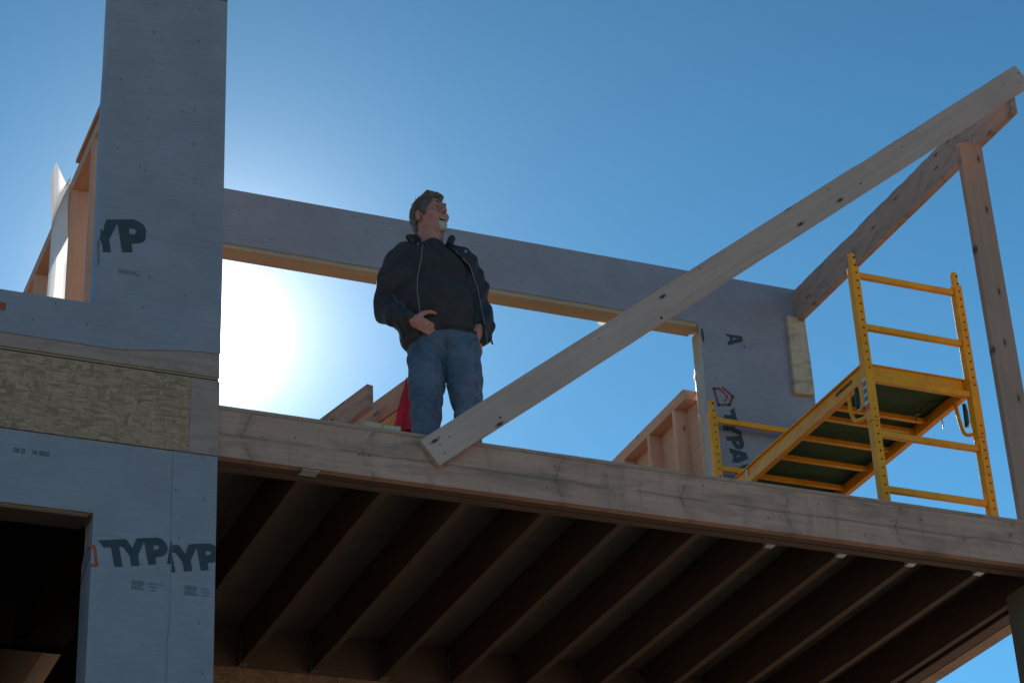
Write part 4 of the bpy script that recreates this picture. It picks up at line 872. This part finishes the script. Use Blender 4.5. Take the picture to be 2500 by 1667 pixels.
zk = [.70, .88, .955, 1.11, 1.20, 1.31, 1.43, 1.54]; zl = [-.10, -.082, -.075, -.088, -.085, -.060, -.052, -.045]; zr = [.27, .258, .245, .232, .215, .178, .062, .035]
ul = np.interp(s_z := K.z, zk, zl)[None, None, :]; ur = np.interp(s_z, zk, zr)[None, None, :]
front = np.maximum(np.maximum(ul - X, X - ur), Y - .0)          # wedge in front of the chest
inner = np.maximum(np.sqrt(((X + .0) / .186) ** 2 + ((Y - .01) / .135) ** 2) - 1, -9) * .14        # hollow for the body
K.comb((slice(None),) * 3, front.astype(np.float32), .010, 'sub')
neck = np.sqrt((X + .018) ** 2 + (Y - .01) ** 2) - .078; K.comb((slice(None),) * 3, np.maximum(neck, 1.40 - Z).astype(np.float32), .01, 'sub')
hem = K.F; K.comb((slice(None),) * 3, np.maximum(.79 + .10 * np.clip((X + .12) * 4, 0, 1) + .02 * np.sin(X * 20) - Z, -9).astype(np.float32) * np.ones_like(K.F), .01, 'int')
jk = K.build('jacket', M['jacket'], pr, 1)
# collar: two stiff standing flaps that fold outwards
def strip(rows, name, mat, th, parent):
    n = len(rows); vs = []
    for a, b_, c_ in rows:
        vs += [W(a), W(b_), W(c_)]
    mb = MB(); mb.add(vs, [(3 * i + k, 3 * i + k + 1, 3 * i + k + 4, 3 * i + k + 3) for i in range(n - 1) for k in range(2)]); o = mb.build(name, mat, parent, 0, True)
    md = o.modifiers.new('thick', 'SOLIDIFY'); md.thickness = th; md.offset = 0; ms = o.modifiers.new('sub', 'SUBSURF'); ms.levels = 2; ms.render_levels = 2; return o
strip([((-.055, -.085, 1.430), (-.075, -.095, 1.462), (-.082, -.088, 1.478)), ((-.088, -.055, 1.445), (-.118, -.068, 1.492), (-.150, -.075, 1.488)), ((-.098, -.01, 1.452), (-.120, -.015, 1.515), (-.157, -.02, 1.504)), ((-.092, .05, 1.458), (-.105, .06, 1.525), (-.130, .075, 1.515)), ((-.055, .095, 1.465), (-.06, .105, 1.53), (-.075, .13, 1.51)), ((-.005, .105, 1.465), (0, .115, 1.53), (0, .14, 1.51))], 'collar', M['jacket'], .006, jk)
strip([((.100, -.085, 1.395), (.108, -.095, 1.425), (.112, -.098, 1.428)), ((.078, -.075, 1.425), (.100, -.088, 1.475), (.114, -.085, 1.452)), ((.062, -.045, 1.445), (.085, -.055, 1.505), (.110, -.045, 1.480)), ((.062, .0, 1.455), (.080, .0, 1.512), (.108, .01, 1.488)), ((.055, .06, 1.46), (.070, .07, 1.52), (.09, .09, 1.50)), ((.0, .105, 1.465), (0, .115, 1.53), (0, .14, 1.51))], 'collar', M['jacket'], .006, jk)
def zipline(name, pts, r, dv=-.004, smooth=2):
    P = []
    for (u, z) in pts:
        c = [v for v in (K.surf_v(u, z), K.surf_v(u - .008, z), K.surf_v(u + .008, z), T_.surf_v(u, z)) if v is not None]; P.append((u, min(c) if c else 0.0, z))
    vv = [p[1] for p in P]
    for _ in range(3): vv = [vv[0]] + [(vv[i - 1] + vv[i] + vv[i + 1]) / 3 for i in range(1, len(vv) - 1)] + [vv[-1]]
    mb = MB(); mb.tube([W((p[0], v + dv, p[2])) for p, v in zip(P, vv)], r, 6); return mb.build(name, M['zip'], jk, 0, True)
def interp(tab, n=30):
    tab = [(a, b - .06 * min(1, (1.52 - b) * 4)) for a, b in tab]; zz = np.linspace(tab[0][1], tab[-1][1], n); return [(float(np.interp(-z, [-t[1] for t in tab], [t[0] for t in tab])), float(z)) for z in zz]
zipline('zipper', interp([(-.060, 1.45), (-.068, 1.36), (-.092, 1.26), (-.096, 1.17), (-.083, 1.02)]), .0028); zipline('zipper', interp([(.112, 1.41), (.185, 1.35), (.222, 1.25), (.245, 1.05), (.258, .92)]), .0025)
zipline('pocket_zip', interp([(-.222, 1.21), (-.20, 1.14), (-.16, 1.065)], 14), .002)
mb = MB(); mb.tube([W((.268, .0, .905)), W((.278, -.005, .885)), W((.280, -.008, .868))], [.004, .0025, .002], 6); mb.tube([W((.280, -.008, .868)), W((.284, -.008, .845))], [.005, .0055], 8); mb.build('zip_pull', M['jacket'], jk)
mb = MB(); v = K.surf_v(.165, 1.375) or 0; mb.tube([W((.165, v - .006, 1.385)), W((.165, v + .004, 1.385))], .009, 10); mb.build('button', M['zip'], jk)

# jeans details: fly, belt line, pocket edge and leg seams
def onj(u, z, dv=-.003):
    v = J.surf_v(u, z); return W((u, (v if v is not None else 0) + dv, z))
jn = [o for o in pr.children if o.name.startswith('jeans')][0]
def seam(name, pts, r, mat):
    P = [onj(u, z) for u, z in pts]
    for _ in range(2): P = [P[0]] + [(P[i - 1] + P[i] * 2 + P[i + 1]) / 4 for i in range(1, len(P) - 1)] + [P[-1]]
    return MB().tube(P, r, 6).build(name, mat, jn, 0, True)
seam('fly_seam', [(.048, z) for z in np.linspace(.87, .78, 12)] + [], .0014, M['seam'])
seam('belt', [(u, .885 + .008 * math.sin((u + .1) * 9)) for u in np.linspace(-.13, .20, 26)], .011, M['belt'])
seam('pocket_edge', [(-.135 + .05 * t, .86 - .07 * t * t - .03 * t) for t in np.linspace(0, 1.0, 12)][::-1], .0014, M['seam'])
seam('pocket_edge', [(.205 - .06 * t, .85 - .07 * t * t - .03 * t) for t in np.linspace(0, 1.0, 12)], .0014, M['seam'])
seam('leg_seam', [(-.008 - .012 * (1 - (z - .34) / .4), z) for z in np.linspace(.72, .34, 24)], .0012, M['seam'])
seam('leg_seam', [(.062 + .022 * (1 - (z - .34) / .4), z) for z in np.linspace(.72, .34, 24)], .0012, M['seam'])
seam('leg_seam', [(.195 - .006 * (1 - (z - .34) / .4), z) for z in np.linspace(.84, .34, 24)], .0012, M['seam'])
